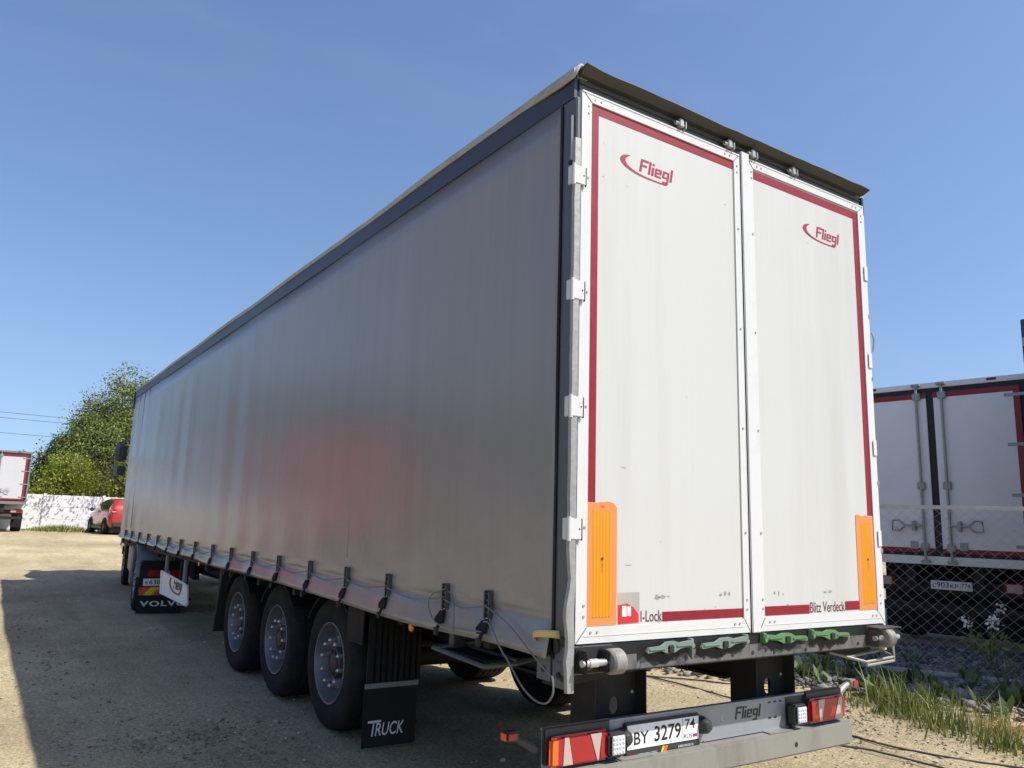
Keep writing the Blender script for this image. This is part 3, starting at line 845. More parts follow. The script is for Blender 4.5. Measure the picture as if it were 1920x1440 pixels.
PY = 0.008       # panel face; frame faces at y = 0
def door(x0, x1, hinge_side, fr_l, fr_r):
    b = MB(); b.box(x0 + .02, x1 - .02, PY, .05, 1.085, 3.84)
    d = b.build('door', M_white, TR, smooth=0)
    # mitred frame profile
    f = MB()
    zt, zb = 3.850, 1.068
    it, ib = 3.795, 1.142
    il, ir = x0 + fr_l, x1 - fr_r
    f.prism([(x0, zb), (il, ib), (il, it), (x0, zt)], (0, 0, 0), (1, 0, 0), (0, 0, 1), (0, 1, 0), .05)
    f.prism([(x1, zb), (x1, zt), (ir, it), (ir, ib)], (0, 0, 0), (1, 0, 0), (0, 0, 1), (0, 1, 0), .05)
    f.prism([(x0 + .002, zt - .001), (il + .001, it), (ir - .001, it), (x1 - .002, zt - .001)], (0, -.001, 0), (1, 0, 0), (0, 0, 1), (0, 1, 0), .05)
    f.prism([(x0 + .002, zb + .001), (x1 - .002, zb + .001), (ir - .001, ib), (il + .001, ib)], (0, -.001, 0), (1, 0, 0), (0, 0, 1), (0, 1, 0), .05)
    f.box(x0 + .004, x1 - .004, -.004, .0, 3.838, 3.846); f.box(x0 + .05, x1 - .05, -.003, .0, 1.10, 1.104)
    f.build('door_frame', M_frame, d, smooth=0)
    # seam lines at the mitres and rivets
    rv = MB()
    for z in (3.77, 3.73, 3.37, 2.76, 2.18, 1.60, 1.24, 1.19):
        for x in ((x0 + fr_l * .72), (x1 - fr_r * .5)):
            rv.cyl((x, -.0035, z), (x, .001, z), .0065, .0065, n=8)
    for x in (x0 + .09, x0 + .13, x1 - .09, x1 - .13):
        rv.cyl((x, -.0045, 3.818), (x, .001, 3.818), .0065, n=8); rv.cyl((x, -.0045, 1.118), (x, .001, 1.118), .0065, n=8)
    rv.build('rivets', M_steel, d)['kind'] = 'stuff'
    sm = MB()
    for (xa, za, xb, zb2) in ((x0, zb, il, ib), (x1, zb, ir, ib), (x0, zt, il, it), (x1, zt, ir, it)):
        dx, dz = xb - xa, zb2 - za; L = math.hypot(dx, dz); nx, nz = -dz / L * .0016, dx / L * .0016
        sm.add([(xa + nx, -.0022, za + nz), (xb + nx, -.0022, zb2 + nz), (xb - nx, -.0022, zb2 - nz), (xa - nx, -.0022, za - nz)], [(0, 1, 2, 3)])
    sm.build('mitre_joints', M_seal, d, smooth=0)['kind'] = 'stuff'
    return d
DL = door(-1.255, -0.030, -1, .066, .052)
DR = door(0.040, 1.250, 1, .050, .066)
b = MB(); b.box(-.026, .044, -.012, .02, 1.066, 3.872, .004); b.box(-.0275, -.0265, -.004, .02, 1.07, 3.85, 0, M_seal)
b.build('door_cover_strip', M_frame, TR)

# tape borders
def tape(parent, x0, x1, z0, z1, nick=0):
    sheet('tape_stripe', M_red, parent, x0, x1, z0, z1, PY - .0005)
tape(DL, -1.188, -1.136, 1.722, 3.793); tape(DL, -1.134, -.083, 3.742, 3.793); tape(DL, -.690, -.083, 1.150, 1.196)
tape(DR, 1.131, 1.184, 1.733, 3.784); tape(DR, .091, 1.129, 3.732, 3.784); tape(DR, .091, .500, 1.150, 1.200); tape(DR, .850, .996, 1.158, 1.210)
def marker_board(d, x0, x1, z0, z1):
    b = MB()
    r = np.random.default_rng(31 + int(x0 * 10))
    top = [(x1 - (x1 - x0) * i / 9, z1 + (r.normal(0, .004) if 0 < i < 9 else 0) + (-.02 if i == 0 else 0)) for i in range(10)]
    poly = [(x0, z0), (x1, z0)] + top
    b.prism([(a, c) for a, c in poly], (0, PY - .003, 0), (1, 0, 0), (0, 0, 1), (0, 1, 0), .0028)
    o = b.build('marker_board', M_orange, d, smooth=0)
    return o
mbl = marker_board(DL, -1.1875, -.997, 1.147, 1.722)
mbr = marker_board(DR, .997, 1.1835, 1.155, 1.732)
for d, x0, x1, z0, z1 in ((DL, -1.155, -1.034, 1.185, 1.685), (DR, 1.042, 1.163, 1.190, 1.688)):
    b = MB(); n_ = 6; w = (x1 - x0) / n_
    for k in range(n_):                       # ribbed amber face
        b.prism([(x0 + k * w, 0), (x0 + (k + .5) * w, -.004), (x0 + (k + 1) * w, 0)], (0, PY - .0032, z0), (1, 0, 0), (0, 1, 0), (0, 0, 1), z1 - z0)
    b.build('amber_reflector', M_amber, d, smooth=0)
    xm = (x0 + x1) / 2
    c = MB(); c.cyl((xm, PY - .0085, z0 + .27), (xm, PY - .0075, z0 + .27), .007, n=10)
    c.build('maker_mark', M_darkprint, d, smooth=0)
    text('lettering', 'reflector', M_darkprint, d, (xm - .004, PY - .0083, z0 + .255), (0, 0, -1), (1, 0, 0), .05, .008)
maker_logo('maker_logo', M_logo, DL, (-.983, PY - .0014, 3.482), (1, 0, 0), (0, 0, 1), .400)
maker_logo('maker_logo', M_logo, DR, (.577, PY - .0014, 3.474), (1, 0, 0), (0, 0, 1), .392)
text('lettering', 'I-Lock', M_darkred, DL, (-.838, PY - .0016, 1.152), (1, 0, 0), (0, 0, 1), .145, .054)
text('lettering', 'Blitz Verdeck', M_darkred, DR, (.506, PY - .0016, 1.153), (1, 0, 0), (0, 0, 1), .338, .060)
text('lettering', '00.', M_stickred, DL, (-1.105, PY - .0035, 1.697), (1, 0, 0), (0, 0, 1), .03, .012)
sheet('foil_patch', M_silver, DL, -.988, -.846, 1.147, 1.295, PY - .0004, .0008)
b = MB(); b.prism([(-.986, 1.148), (-.853, 1.152), (-.855, 1.19), (-.885, 1.222), (-.93, 1.243), (-.986, 1.236)], (0, PY - .0030, 0), (1, 0, 0), (0, 0, 1), (0, 1, 0), .001)
st = b.build('torn_sticker', M_stickred, DL, smooth=0)
b = MB(); quad(b, -.962, -.934, 1.182, 1.232, PY - .0036); quad(b, -.928, -.905, 1.184, 1.228, PY - .0036)
b.build('sticker_print', M_plate, DL, smooth=0)
# worn paint patches: small ragged polygons
def worn(d, x, z, w, h, seed, n=9):
    r = np.random.default_rng(seed)
    b = MB()
    P_ = [(x + w / 2 * math.cos(a) * r.uniform(.55, 1.1), z + h / 2 * math.sin(a) * r.uniform(.5, 1.1)) for a in np.linspace(0, 2 * math.pi, n, endpoint=False)]
    vs = [(a, PY - .0012, c) for a, c in P_]
    b.add(vs, [tuple(range(len(vs)))])
    return b.build('worn_patch', M_scuff, d, smooth=0)
for k, (d, x, z, w, h) in enumerate(((DL, -.725, 1.268, .035, .03), (DL, -.690, 1.268, .05, .020), (DL, -.645, 1.271, .02, .008), (DL, -.255, 1.270, .03, .02), (DL, -.222, 1.276, .025, .03), (DL, -.19, 1.274, .022, .028),
        (DR, .188, 1.272, .018, .03), (DR, .225, 1.268, .015, .03), (DR, .265, 1.262, .012, .015), (DR, .655, 1.268, .03, .016), (DR, .70, 1.27, .045, .018), (DL, -.665, 1.163, .055, .032), (DL, -.71, 1.153, .05, .014),
        (DL, -1.10, 3.60, .008, .012), (DL, -.70, 1.54, .006, .008), (DL, -.30, 1.21, .02, .006), (DL, -.38, 1.20, .008, .006), (DL, -1.10, 3.41, .012, .008), (DL, -.93, 3.40, .012, .006), (DR, .62, 3.44, .006, .015), (DL, -.16, 3.50, .02, .006),
        (DR, .75, 3.746, .03, .01), (DL, -.36, 3.752, .02, .012), (DL, -.92, 1.425, .05, .004), (DR, .30, 1.205, .02, .006), (DR, .64, 1.24, .01, .006), (DL, -1.225, 1.165, .03, .02), (DL, -.95, 1.90, .05, .004), (DL, -.5, 2.31, .012, .006))):
    worn(d, x, z, w, h, 100 + k)
# hinges
def hinges(d, side, xs):
    for z in (3.36, 2.755, 2.172, 1.592):
        b = MB()
        xa, xb = side * 1.318, side * 1.238
        b.box(xa, xb, -.019, -.0062, z - .05, z + .05, .004)
        b.box(side * 1.318, side * 1.306, -.0061, .03, z - .05, z + .05, .003)
        b.cyl((side * 1.309, -.010, z - .056), (side * 1.309, -.010, z + .056), .010, n=10)
        b.cyl((side * 1.252, -.021, z), (side * 1.252, -.018, z), .004, n=8, m=M_seal)
        b.box(side * 1.2375, side * 1.234, -.018, -.0062, z - .053, z + .048, 0, M_seal)
        b.build('hinge', M_frame, d)
hinges(DL, -1, None)
for z in (3.36, 2.755, 2.172, 1.592):
    b = MB(); b.box(1.215, 1.2515, -.008, -.0055, z - .05, z + .05, .001); b.cyl((1.252, -.003, z - .05), (1.252, -.003, z + .05), .004, n=8); b.build('hinge', M_frame, DR)
# right edge small latches seen in outline
for z in (3.05, 2.62, 1.93, 1.50):
    b = MB(); b.box(1.2505, 1.258, -.010, .004, z, z + .03, .003); b.build('edge_clip', M_frame, DR)
b = MB(); b.tube([(1.262, -.01, 2.95), (1.275, -.015, 2.90), (1.262, -.01, 2.82)], .006); b.build('edge_hook', M_steel, DR)

# rear sill with locks
SL = MB()
SL.box(-1.262, 1.255, .0, .10, .932, 1.062, .006)
SL.box(-1.262, 1.255, .030, .14, .922, .931, .003, M_chassis)
sill = SL.build('rear_sill', M_sill, TR)
b = MB(); b.box(-1.03, 1.05, -.0010, .0, 1.008, 1.060); b.build('sill_dark_strip', M_black, sill)
rr = np.random.default_rng(12)
for x0 in (-.87, -.46, .06, .47):      # black overspray below each lock
    b = MB()
    lo = [(x0 + .38 * i / 10, .965 + rr.uniform(-.018, .022) - (.012 if 2 < i < 7 else -.01)) for i in range(11)]
    poly = lo + [(x0 + .38, 1.03), (x0, 1.03)]
    b.add([(a, -.0018, c) for a, c in poly], [tuple(range(len(poly)))])
    b.build('black_overspray', M_black, sill, smooth=0)
b = MB()
for x in (-.62, -.53, -.40, -.26, -.18, -.02, .09, .16, .44, .52, .75, .95):
    z = .962 + rr.uniform(-.014, .012); b.cyl((x, -.0035, z), (x, .001, z), .010, n=8)
b.build('bolt_holes', M_seal, sill)['kind'] = 'stuff'
for k, (x0, x1, m_, flip) in enumerate(((-.832, -.515, M_green1, 1), (-.452, -.098, M_green1, 1), (.055, .420, M_green2, -1), (.478, .822, M_green2, -1))):
    L_ = x1 - x0
    t0 = thing if False else None
    b = MB()
    def X_(a): return (x0 + a * L_) if flip > 0 else (x1 - a * L_)
    prof = [(0, .000), (.02, -.010), (.30, -.006), (.42, -.022), (.60, -.022), (.72, -.006), (.95, -.002), (1, .004), (1, .030), (.72, .024), (.60, .036), (.42, .036), (.30, .018), (.04, .018)]
    b.prism([(X_(a), 1.018 + c * 0.9 + .012 * a) for a, c in prof], (0, -.034, 0), (1, 0, 0), (0, 0, 1), (0, 1, 0), .016)
    b.box(X_(.03), X_(.38), -.040, -.033, 1.020, 1.031, .003)
    b.box(X_(.62), X_(.95), -.040, -.033, 1.030, 1.040, .003)
    lk = b.build('lock_lever', m_, TR)
    c = MB()
    c.box(X_(.44), X_(.56), -.042, -.030, 1.006, 1.04, .004); c.box(X_(.42), X_(.58), -.018, .0, .995, 1.055, .004)
    c.build('lever_catch', M_seal, lk)
    c = MB(); c.box(X_(.96), X_(1.04), -.030, .002, 1.012, 1.064, .004); c.cyl((X_(1.0), -.036, 1.03), (X_(1.0), -.028, 1.03), .012, n=10)
    c.build('lever_bracket', m_, lk)
# buffer rollers
for side in (-1, 1):
    b = MB()
    xc = side * 1.15
    b.box(xc - .10, xc - .088, -.075, .0, .945, 1.045, .006); b.box(xc + .030, xc + .042, -.075, .0, .945, 1.045, .006)
    b.box(xc - .11, xc + .13, -.008, .0, .94, 1.055, .004)
    if side > 0: b.box(xc - .10, xc + .14, -.085, -.005, 1.047, 1.055, .003)
    br = b.build('roller_bracket', M_hub if side > 0 else M_chassis, TR)
    c = MB(); xa, xb = (xc + .045, xc + .125) if side < 0 else (xc - .03, xc + .045)
    c.lathe([(.0, xa), (.050, xa), (.058, xa + .010), (.058, xb - .010), (.050, xb), (.0, xb)], (0, -.055, .992), (1, 0, 0), 24)
    c.build('roller', M_rollergrime, br)
    c = MB(); c.cyl((xc - .11, -.055, .992), (xc + .14, -.055, .992), .016, n=12); c.cyl((xc - .07, -.055, .992), (xc - .02, -.055, .992), .02, n=12, m=M_chrome)
    c.build('roller_pin', M_nut, br)

# chassis
b = MB()
for s in (-1, 1):
    b.box(s * .44, s * .60, .25, 12.6, .985, 1.015); b.box(s * .51, s * .53, .60, 12.6, .70, .985); b.box(s * .46, s * .58, .62, 12.6, .685, .70)
for y in np.arange(.8, 12.5, 1.05):
    b.box(-1.2, 1.2, y, y + .06, .93, 1.015)
b.box(-1.235, -1.20, .15, 13.3, 1.0, 1.17); b.box(1.20, 1.235, .15, 13.3, 1.0, 1.17)
b.build('chassis', M_chassis, TR)
for s in (-1, 1):
    b = MB(); b.prism([(s * 1.255, .922), (s * 1.255, .858), (s * 1.10, .862), (s * .62, .905), (s * .46, .922)], (0, .145, 0), (1, 0, 0), (0, 0, 1), (0, 1, 0), .10)
    b.build('rear_crossbeam', M_chassis, TR)
# supports of the underrun bar
for s in (-1, 1):
    b = MB()
    ang = np.linspace(0, 2 * math.pi, 17)[:-1]
    # plate with a round hole: ring of quads out to the rectangle
    xa, xb, za, zb = s * .64 - .18, s * .64 + .18, .46, .90
    cx, cz = s * .64 + .02, .66
    ring = [(cx + .033 * math.cos(a), cz + .048 * math.sin(a)) for a in ang]
    outr = []
    for a in ang:
        dx, dz = math.cos(a), math.sin(a)
        t = min(((xb - cx) / dx if dx > 1e-6 else (xa - cx) / dx if dx < -1e-6 else 9), ((zb - cz) / dz if dz > 1e-6 else (za - cz) / dz if dz < -1e-6 else 9))
        outr.append((cx + dx * t, cz + dz * t))
    for (a0, a1) in ((.44, .448),):
        vs = [(p[0], a0, p[1]) for p in ring] + [(p[0], a0, p[1]) for p in outr] + [(p[0], a1, p[1]) for p in ring] + [(p[0], a1, p[1]) for p in outr]
        n_ = 16; fs = []
        for k in range(n_):
            k2 = (k + 1) % n_
            fs += [(k, k2, n_ + k2, n_ + k), (2 * n_ + k, 3 * n_ + k, 3 * n_ + k2, 2 * n_ + k2), (k, 2 * n_ + k, 2 * n_ + k2, k2)]
        b.add(vs, fs)
    for cxx, czz in ((xa, za), (xb, za), (xa, zb), (xb, zb)):
        pass
    b.box(xa - .004, xa + .004, .36, .56, za, zb); b.box(xb - .004, xb + .004, .36, .56, za, zb)
    b.box(xa, xb, .442, .45, .80, .92)
    b.cyl((xb - .03, .437, .72), (xb - .03, .441, .72), .009, n=8, m=M_frame)
    b.build('underrun_support', M_chassis, TR)

# underrun bar and light board
b = MB(); b.box(-1.20, 1.192, .215, .335, .308, .446, .012)
ub = b.build('underrun_bar', M_galv, TR)
for x in (.62, -.62):
    b = MB(); b.cyl((x, .2135, .370), (x, .218, .370), .015, n=14); b.build('bar_hole', M_seal, ub)
for x in (-.66, .50):
    b = MB(); b.box(x - .10, x + .12, .225, .30, .447, .453, .002); b.build('bar_shim', M_galv, ub)
LBY = .285
b = MB(); b.box(-1.215, 1.16, LBY, LBY + .012, .45, .632, .003)
b.box(-1.215, 1.16, LBY - .012, LBY + .02, .628, .638, .002); b.box(-.1, .8, LBY - .006, LBY, .4525, .4575)
lb = b.build('light_board', M_board, TR)
maker_logo('maker_logo', M_plateblk, lb, (.16, LBY - .0012, .520), (1, 0, 0), (0, 0, 1), .225, swoosh=False)
b = MB(); vs = [(.075, .595), (.055, .585), (.043, .565), (.052, .545), (.075, .532), (.065, .545), (.058, .562), (.064, .58)]
b.add([(a, LBY - .0012, c) for a, c in vs], [tuple(range(8))]); b.build('crescent_mark', M_lenspale, lb, smooth=0)
b = MB()
for x in (.46, .51, .56):
    b.box(x, x + .026, LBY - .0015, LBY, .603, .612)
for x in (.46, .51): b.box(x, x + .026, LBY - .0015, LBY, .515, .524)
b.build('slots', M_seal, lb)['kind'] = 'stuff'
b = MB()
for x, z, r_ in ((.700, .600, .016), (.725, .565, .010), (.655, .575, .011), (.69, .545, .010), (.66, .53, .007)): b.cyl((x, LBY - .002, z), (x, LBY, z), r_, n=12)
b.build('board_holes', M_lenspale, lb)['kind'] = 'stuff'
b = MB(); b.box(-1.225, -.80, LBY - .022, LBY + .002, .47, .648, .010); b.build('lamp_backing', M_plastic, lb)
b = MB(); b.box(.79, 1.165, LBY - .022, LBY + .002, .47, .648, .010); b.box(.62, .789, LBY - .004, LBY - .001, .455, .632); b.build('lamp_backing', M_plastic, lb)
# tail lights
def tail_light(x0, x1, side):
    y0, y1 = .225, LBY - .021
    z0, z1 = .462, .606
    b = MB(); b.box(x0, x1, y0 + .006, y1, z0, z1, .014)
    t = b.build('tail_light', M_lensred, TR)
    w = x1 - x0
    outer = (x0, x0 + .075) if side < 0 else (x1 - .075, x1)
    if side < 0:
        c = MB(); c.box(x0 - .003, x0 + .055, y0 + .002, y1 - .01, z0 + .006, z1 - .006, .012); c.build('amber_lens', M_lensamber, t)
    f1 = [(x0 + w * .20, 0), (x0 + w * .36, 0), (x0 + w * .29, 1), (x0 + w * .22, 1)]
    f2 = [(x0 + w * .78, 0), (x0 + w * .80, 0), (x0 + w * .85, 1), (x0 + w * .66, 1)]
    if side > 0:
        f1 = [(x0 + w * .24, 0), (x0 + w * .30, 0), (x0 + w * .40, 1), (x0 + w * .22, 1)]; f2 = [(x0 + w * .66, 0), (x0 + w * .88, 0), (x0 + w * .88, 1), (x0 + w * .80, 1)]
    for f in (f1, f2):
        c = MB(); c.prism([(a, z0 + .010 + c_ * (z1 - z0 - .020)) for a, c_ in f], (0, y0 + .0025, 0), (1, 0, 0), (0, 0, 1), (0, 1, 0), .006); c.build('reflector_triangle', M_lenspale, t, smooth=0)
    c = MB(); c.box(x1 - .062, x1 - .012, y0 + .003, y0 + .01, z0 + .015, z1 - .03, .004) if side < 0 else c.box(x0 + .012, x0 + .05, y0 + .003, y0 + .01, z0 + .015, z1 - .03, .004)
    c.build('fog_lens', M_lensred, t)
    return t
tail_light(-1.205, -.835, -1); tail_light(.79, 1.152, 1)
def work_light(xc):
    b = MB(); b.box(xc - .056, xc + .056, .20, .27, .478, .592, .012)
    b.box(xc - .02, xc + .02, .262, .31, .45, .53, .004)
    w = b.build('work_light', M_plastic, TR)
    c = MB(); c.box(xc - .042, xc + .042, .196, .203, .490, .580, .004)
    for i in range(4):
        for j in range(4):
            c.lathe([(.008, 0), (.007, -.003), (.0, -.004)], (xc - .03 + .02 * i, .196, .503 + .021 * j), (0, 1, 0), 8)
    c.build('led_lens', M_led, w)
work_light(-.812 + .01); work_light(.665)
# number plate
NP = MB(); NP.box(-.700, -.150, .262, .2845, .447, .612, .006)
npl = NP.build('number_plate', M_plastic, TR)
box('plate_sheet', M_plate, npl, -.690, -.165, .258, .2615, .482, .600)
def tp(body, x, z, w, h, m=M_plateblk, bold=.012): text('lettering', body, m, npl, (x, .2572, z), (1, 0, 0), (0, 0, 1), w, h, bold=bold)
tp('BY', -.645, .502, .105, .062); tp('3279', -.500, .502, .198, .078, bold=.018); tp('74', -.272, .540, .078, .052, bold=.012); tp('RUS', -.280, .493, .062, .022, bold=.0)
b = MB(); b.box(-.2885, -.286, .257, .258, .486, .596); b.build('plate_line', M_plateblk, npl)
b = MB()
for k, c_ in enumerate((M_plate, mat('flag_blue', (.03, .06, .3), .5), M_stickred)):
    b.box(-.212, -.178, .2568, .2578, .512 - k * .008, .520 - k * .008, 0, c_)
b.build('flag', M_plate, npl)
text('lettering', 'GTS', M_logo, npl, (-.672, .2605, .446), (1, 0, 0), (0, 0, 1), .045, .014, shear=.25, bold=.02)
text('lettering', '\u0413\u041b\u041e\u0411\u0410\u041b \u0422\u0420\u0410\u041a \u0421\u0415\u0419\u041b\u0421', M_textwhite, npl, (-.612, .2605, .446), (1, 0, 0), (0, 0, 1), .135, .013, shear=.2, bold=.01)
text('lettering', '8 800 350 50 32', M_textwhite, npl, (-.320, .2605, .452), (1, 0, 0), (0, 0, 1), .115, .012, bold=.01)
b = MB(); b.prism([(-.432, .442), (-.412, .442), (-.398, .474), (-.418, .474)], (0, .2602, 0), (1, 0, 0), (0, 0, 1), (0, 1, 0), .001); b.build('orange_dash', M_lensamber, npl)
b = MB(); b.prism([(-.452, .442), (-.436, .442), (-.422, .474), (-.438, .474)], (0, .2602, 0), (1, 0, 0), (0, 0, 1), (0, 1, 0), .001); b.build('yellow_dash', M_stripe_y, npl)
for s, xc in ((-1, -.715), (1, -.125)):          # round plate lamps at both ends of the plate
    b = MB(); b.lathe([(.0, -.060), (.022, -.056), (.038, -.038), (.046, -.008), (.047, .03)], (xc, .270, .545), (0, 1, 0), 20)
    pl = b.build('plate_lamp', M_plastic, TR)
    c = MB(); c.cyl((xc - .008 * s, .214, .565), (xc - .008 * s, .226, .562), .007, n=8); c.box(xc - .05, xc + .05, .275, .31, .50, .59, .01); c.build('lamp_screw', M_plastic, pl)
# side marker stalks
for s, x in ((-1, -1.245), (1, 1.175)):
    b = MB(); b.tube([(x, .30, .545 if s < 0 else .60), (x + s * .075, .30, .585 if s < 0 else .635), (x + s * .13, .30, .612 if s < 0 else .652)], [.024, .02, .016], 8)
    st = b.build('marker_stalk', M_plastic if s < 0 else M_galv, TR)
    c = MB(); c.box(x + s * .11, x + s * .185, .275, .325, (.598 if s < 0 else .628), (.642 if s < 0 else .674), .008, M_plastic if s < 0 else M_galv); c.build('marker_lamp', M_plastic, st)
    c = MB(); xa = x + s * .13; c.box(xa, xa + s * .052, .268, .2745, (.606 if s < 0 else .632), (.636 if s < 0 else .670), .003); c.build('red_lens', M_lensred, st)
    if s < 0:
        c = MB(); c.box(x - .192, x - .184, .28, .32, .604, .636, .002); c.build('amber_lens', M_lensamber, st)
# pull-out ladder frame under the right corner
b = MB()
for pts in ([(.80, .12, .905), (.98, -.03, .855), (1.275, -.03, .868), (1.275, .16, .93), (.80, .12, .905)], [(.985, -.03, .835), (1.275, -.03, .845)], [(1.275, -.03, .845), (1.275, -.03, .93), (1.26, .02, .96)], [(.985, -.03, .832), (.985, -.03, .86)], [(.90, .04, .878), (1.275, .06, .895)]):
    b.tube(pts, .009, 6)
b.build('ladder', M_galv, TR)
b = MB(); b.box(.78, 1.24, .10, .20, .885, .914, .004); b.build('ladder_housing', M_chassis, TR)
# folding step under the left side
b = MB()
b.tube([(-1.28, 1.28, .875), (-1.28, .72, .855), (-1.12, .66, .87), (-.85, .70, .90), (-.85, 1.28, .905), (-1.28, 1.28, .875)], .014, 6)
b.tube([(-1.10, 1.28, .89), (-1.08, .70, .88)], .010, 6); b.box(-1.2, -1.12, 1.18, 1.24, .88, 1.0, .004)
b.build('folding_step', M_header, TR)
box('step_pad', M_flap, TR, -1.24, -.88, .76, 1.22, .868, .878)

# wheels
def wheel_meshes():
    ax = (-1, 0, 0)
    t = MB()
    pr = [(.292, .035), (.302, .018), (.33, .004), (.385, -.004), (.435, -.002), (.468, .012), (.490, .040), (.500, .075)]
    for a in (.12, .18, .24, .30): pr += [(.500, a - .008), (.490, a - .006), (.490, a + .006), (.500, a + .008)]
    pr += [(.500, .345), (.490, .378), (.44, .415), (.36, .415), (.295, .385)]
    t.lathe([(r_, -a) for r_, a in pr], (0, 0, 0), ax, 64)
    # rows of tread cuts
    tyre = t.build('tyre', M_rubber)
    r_ = MB()
    r_.lathe([(r0, -a) for r0, a in [(.294, .040), (.304, .016), (.306, .008), (.300, .003), (.293, .006), (.287, .022), (.280, .05), (.268, .085), (.266, .095), (.262, .105), (.245, .110), (.225, .104), (.205, .094), (.12, .092), (.115, .10)]], (0, 0, 0), ax, 64)
    r_.lathe([(r0, -a) for r0, a in [(.2655, .098), (.2625, .104), (.245, .1085), (.225, .1025), (.205, .0925), (.12, .0905)]], (0, 0, 0), ax, 64, M_disc)
    r_.lathe([(.29, -.35), (.30, -.39), (.28, -.30), (.262, -.12)], (0, 0, 0), ax, 40)
    rim = r_.build('wheel', M_rim)
    h = MB()
    h.lathe([(.118, -.10), (.116, -.06), (.108, -.048), (.100, -.046), (.092, -.060), (.07, -.062), (.064, -.040), (.04, -.032), (.0, -.030)], (0, 0, 0), ax, 32)
    for k in range(8):
        a = 2 * math.pi * k / 8; h.cyl((.066, .085 * math.cos(a), .085 * math.sin(a)), (.042, .085 * math.cos(a), .085 * math.sin(a)), .008, n=6)
    hub = h.build('hub', M_hub)
    n_ = MB(); n_.cyl((.096, 0, 0), (.014, 0, 0), .0175, .0165, n=8); n_.cyl((.014, 0, 0), (.003, 0, 0), .0165, .009, n=8); n_.cyl((.096, 0, 0), (.084, 0, 0), .025, .025, n=10)
    nut = n_.build('wheel_nut', M_nut)
    b_ = MB(); b_.box(-.001 - .012, -.001, -.05, .05, -.012, .012)
    for o in (tyre, rim, hub, nut): COL.objects.unlink(o)
    return tyre, rim, hub, nut
WT, WR, WH, WN = wheel_meshes()
def wheel(parent, x, y, z, side, spin=0.0, nuts=True, scale=1.0, name='wheel'):
    w = WR.copy(); w.name = name; COL.objects.link(w); w.parent = parent
    w.location = (x, y, z); w.rotation_euler = (spin, 0, 0) if side < 0 else (spin, 0, math.pi); w.scale = (scale,) * 3
    for src in (WT, WH):
        c = src.copy(); COL.objects.link(c); c.parent = w
    if nuts:
        for k in range(10):
            a = 2 * math.pi * k / 10
            c = WN.copy(); COL.objects.link(c); c.parent = w; c.location = (0, .1675 * math.cos(a), .1675 * math.sin(a))
    return w
AX = [3.09, 4.40, 5.71]
for i, y in enumerate(AX):
    wheel(TR, -1.197, y, .497, -1, .2 + i)
    wheel(TR, 1.197, y, .497, 1, .5 + i, nuts=False)
    b = MB(); b.cyl((-.95, y, .497), (.95, y, .497), .075, n=14); b.cyl((-.75, y, .60), (-.75, y, .72), .15, n=16); b.cyl((.75, y, .60), (.75, y, .72), .15, n=16)
    for s in (-1, 1): b.cyl((s * .82, y - .22, .60), (s * .62, y - .22, .60), .09, n=14)
    b.build('axle', M_chassis, TR)
# mudguards: arched skins over the wheels, spray skirt and mudflap behind
for s in (-1, 1):
    for y in AX:
        b = MB(); vs, fs = [], []
        arc = [R(a) for a in range(32, 149, 9)]
        for a in arc:
            for x in (s * .80, s * 1.205):
                for r_ in (.555, .565): vs.append((x, y + r_ * math.cos(a), .497 + r_ * math.sin(a) * .93))
        for k in range(len(arc) - 1):
            o_ = k * 4
            for q in ((0, 1), (1, 3), (3, 2), (2, 0)):
                fs.append((o_ + q[0], o_ + q[1], o_ + 4 + q[1], o_ + 4 + q[0]))
        b.add(vs, fs); b.build('mudguard', M_flap, TR)
FY = 2.40
b = MB(); b.box(-1.19, -.77, FY, FY + .012, .030, .462, .003)
fl = b.build('mudflap', M_flap, TR)
b = MB(); b.box(-1.192, -.768, FY - .012, FY - .001, .428, .462, .002)
for x in (-1.15, -1.03, -.92, -.81): b.cyl((x, FY - .018, .445), (x, FY - .011, .445), .008, n=8)
b.build('flap_strip', M_guard, fl)
text('lettering', 'T', M_textwhite, fl, (-1.135, FY - .0018, .105), (1, 0, 0), (0, 0, 1), .062, .105, shear=.18, bold=.012)
text('lettering', 'RUCK', M_textwhite, fl, (-1.093, FY - .0018, .105), (1, 0, 0), (0, 0, 1), .225, .088, shear=.18, bold=.012)
b = MB(); b.box(-1.15, -1.05, FY - .0030, FY - .0018, .195, .210); b.build('lettering', M_textwhite, fl)
b = MB(); b.box(.77, 1.19, FY, FY + .012, .03, .462, .003); b.build('mudflap', M_flap, TR)
sk_ = MB(); sk_.box(-1.17, -.75, FY + .012, FY + .03, .463, 1.0)
skirt = sk_.build('spray_skirt', M_flap, TR)
for k in range(9):
    x = -1.165 + k * .047
    b = MB(); b.box(x, x + .034, FY - .006 - (k % 2) * .008, FY + .0115, .465, .985 - .02 * (k % 3), .004)
    b.build('skirt_slat', M_flap, skirt)
b = MB(); b.box(-1.215, -1.20, FY + .03, 2.72, .72, 1.0, .004); b.build('guard_end', M_flap, TR)
b = MB(); b.prism([(6.30, 1.0), (6.42, 1.0), (6.52, .30), (6.50, .30)], (-1.22, 0, 0), (0, 1, 0), (0, 0, 1), (1, 0, 0), .42); b.build('front_mudguard', M_chassis, TR)
# side marker lamps hanging under the rail
for y, z in ((1.62, .945), (7.3, 1.0)):
    b = MB(); b.box(-1.25, -1.225, y - .03, y + .03, z + .01, z + .09, .004); mk = b.build('side_marker', M_galv, TR)
    c = MB(); c.lathe([(.0, -.012), (.022, -.010), (.028, 0)], (-1.252, y, z), (1, 0, 0), 14); c.build('amber_lens', M_lensamber, mk)
box('hang_bracket', M_chassis, TR, -1.0, -.92, 1.05, 1.11, .80, 1.0, .004)
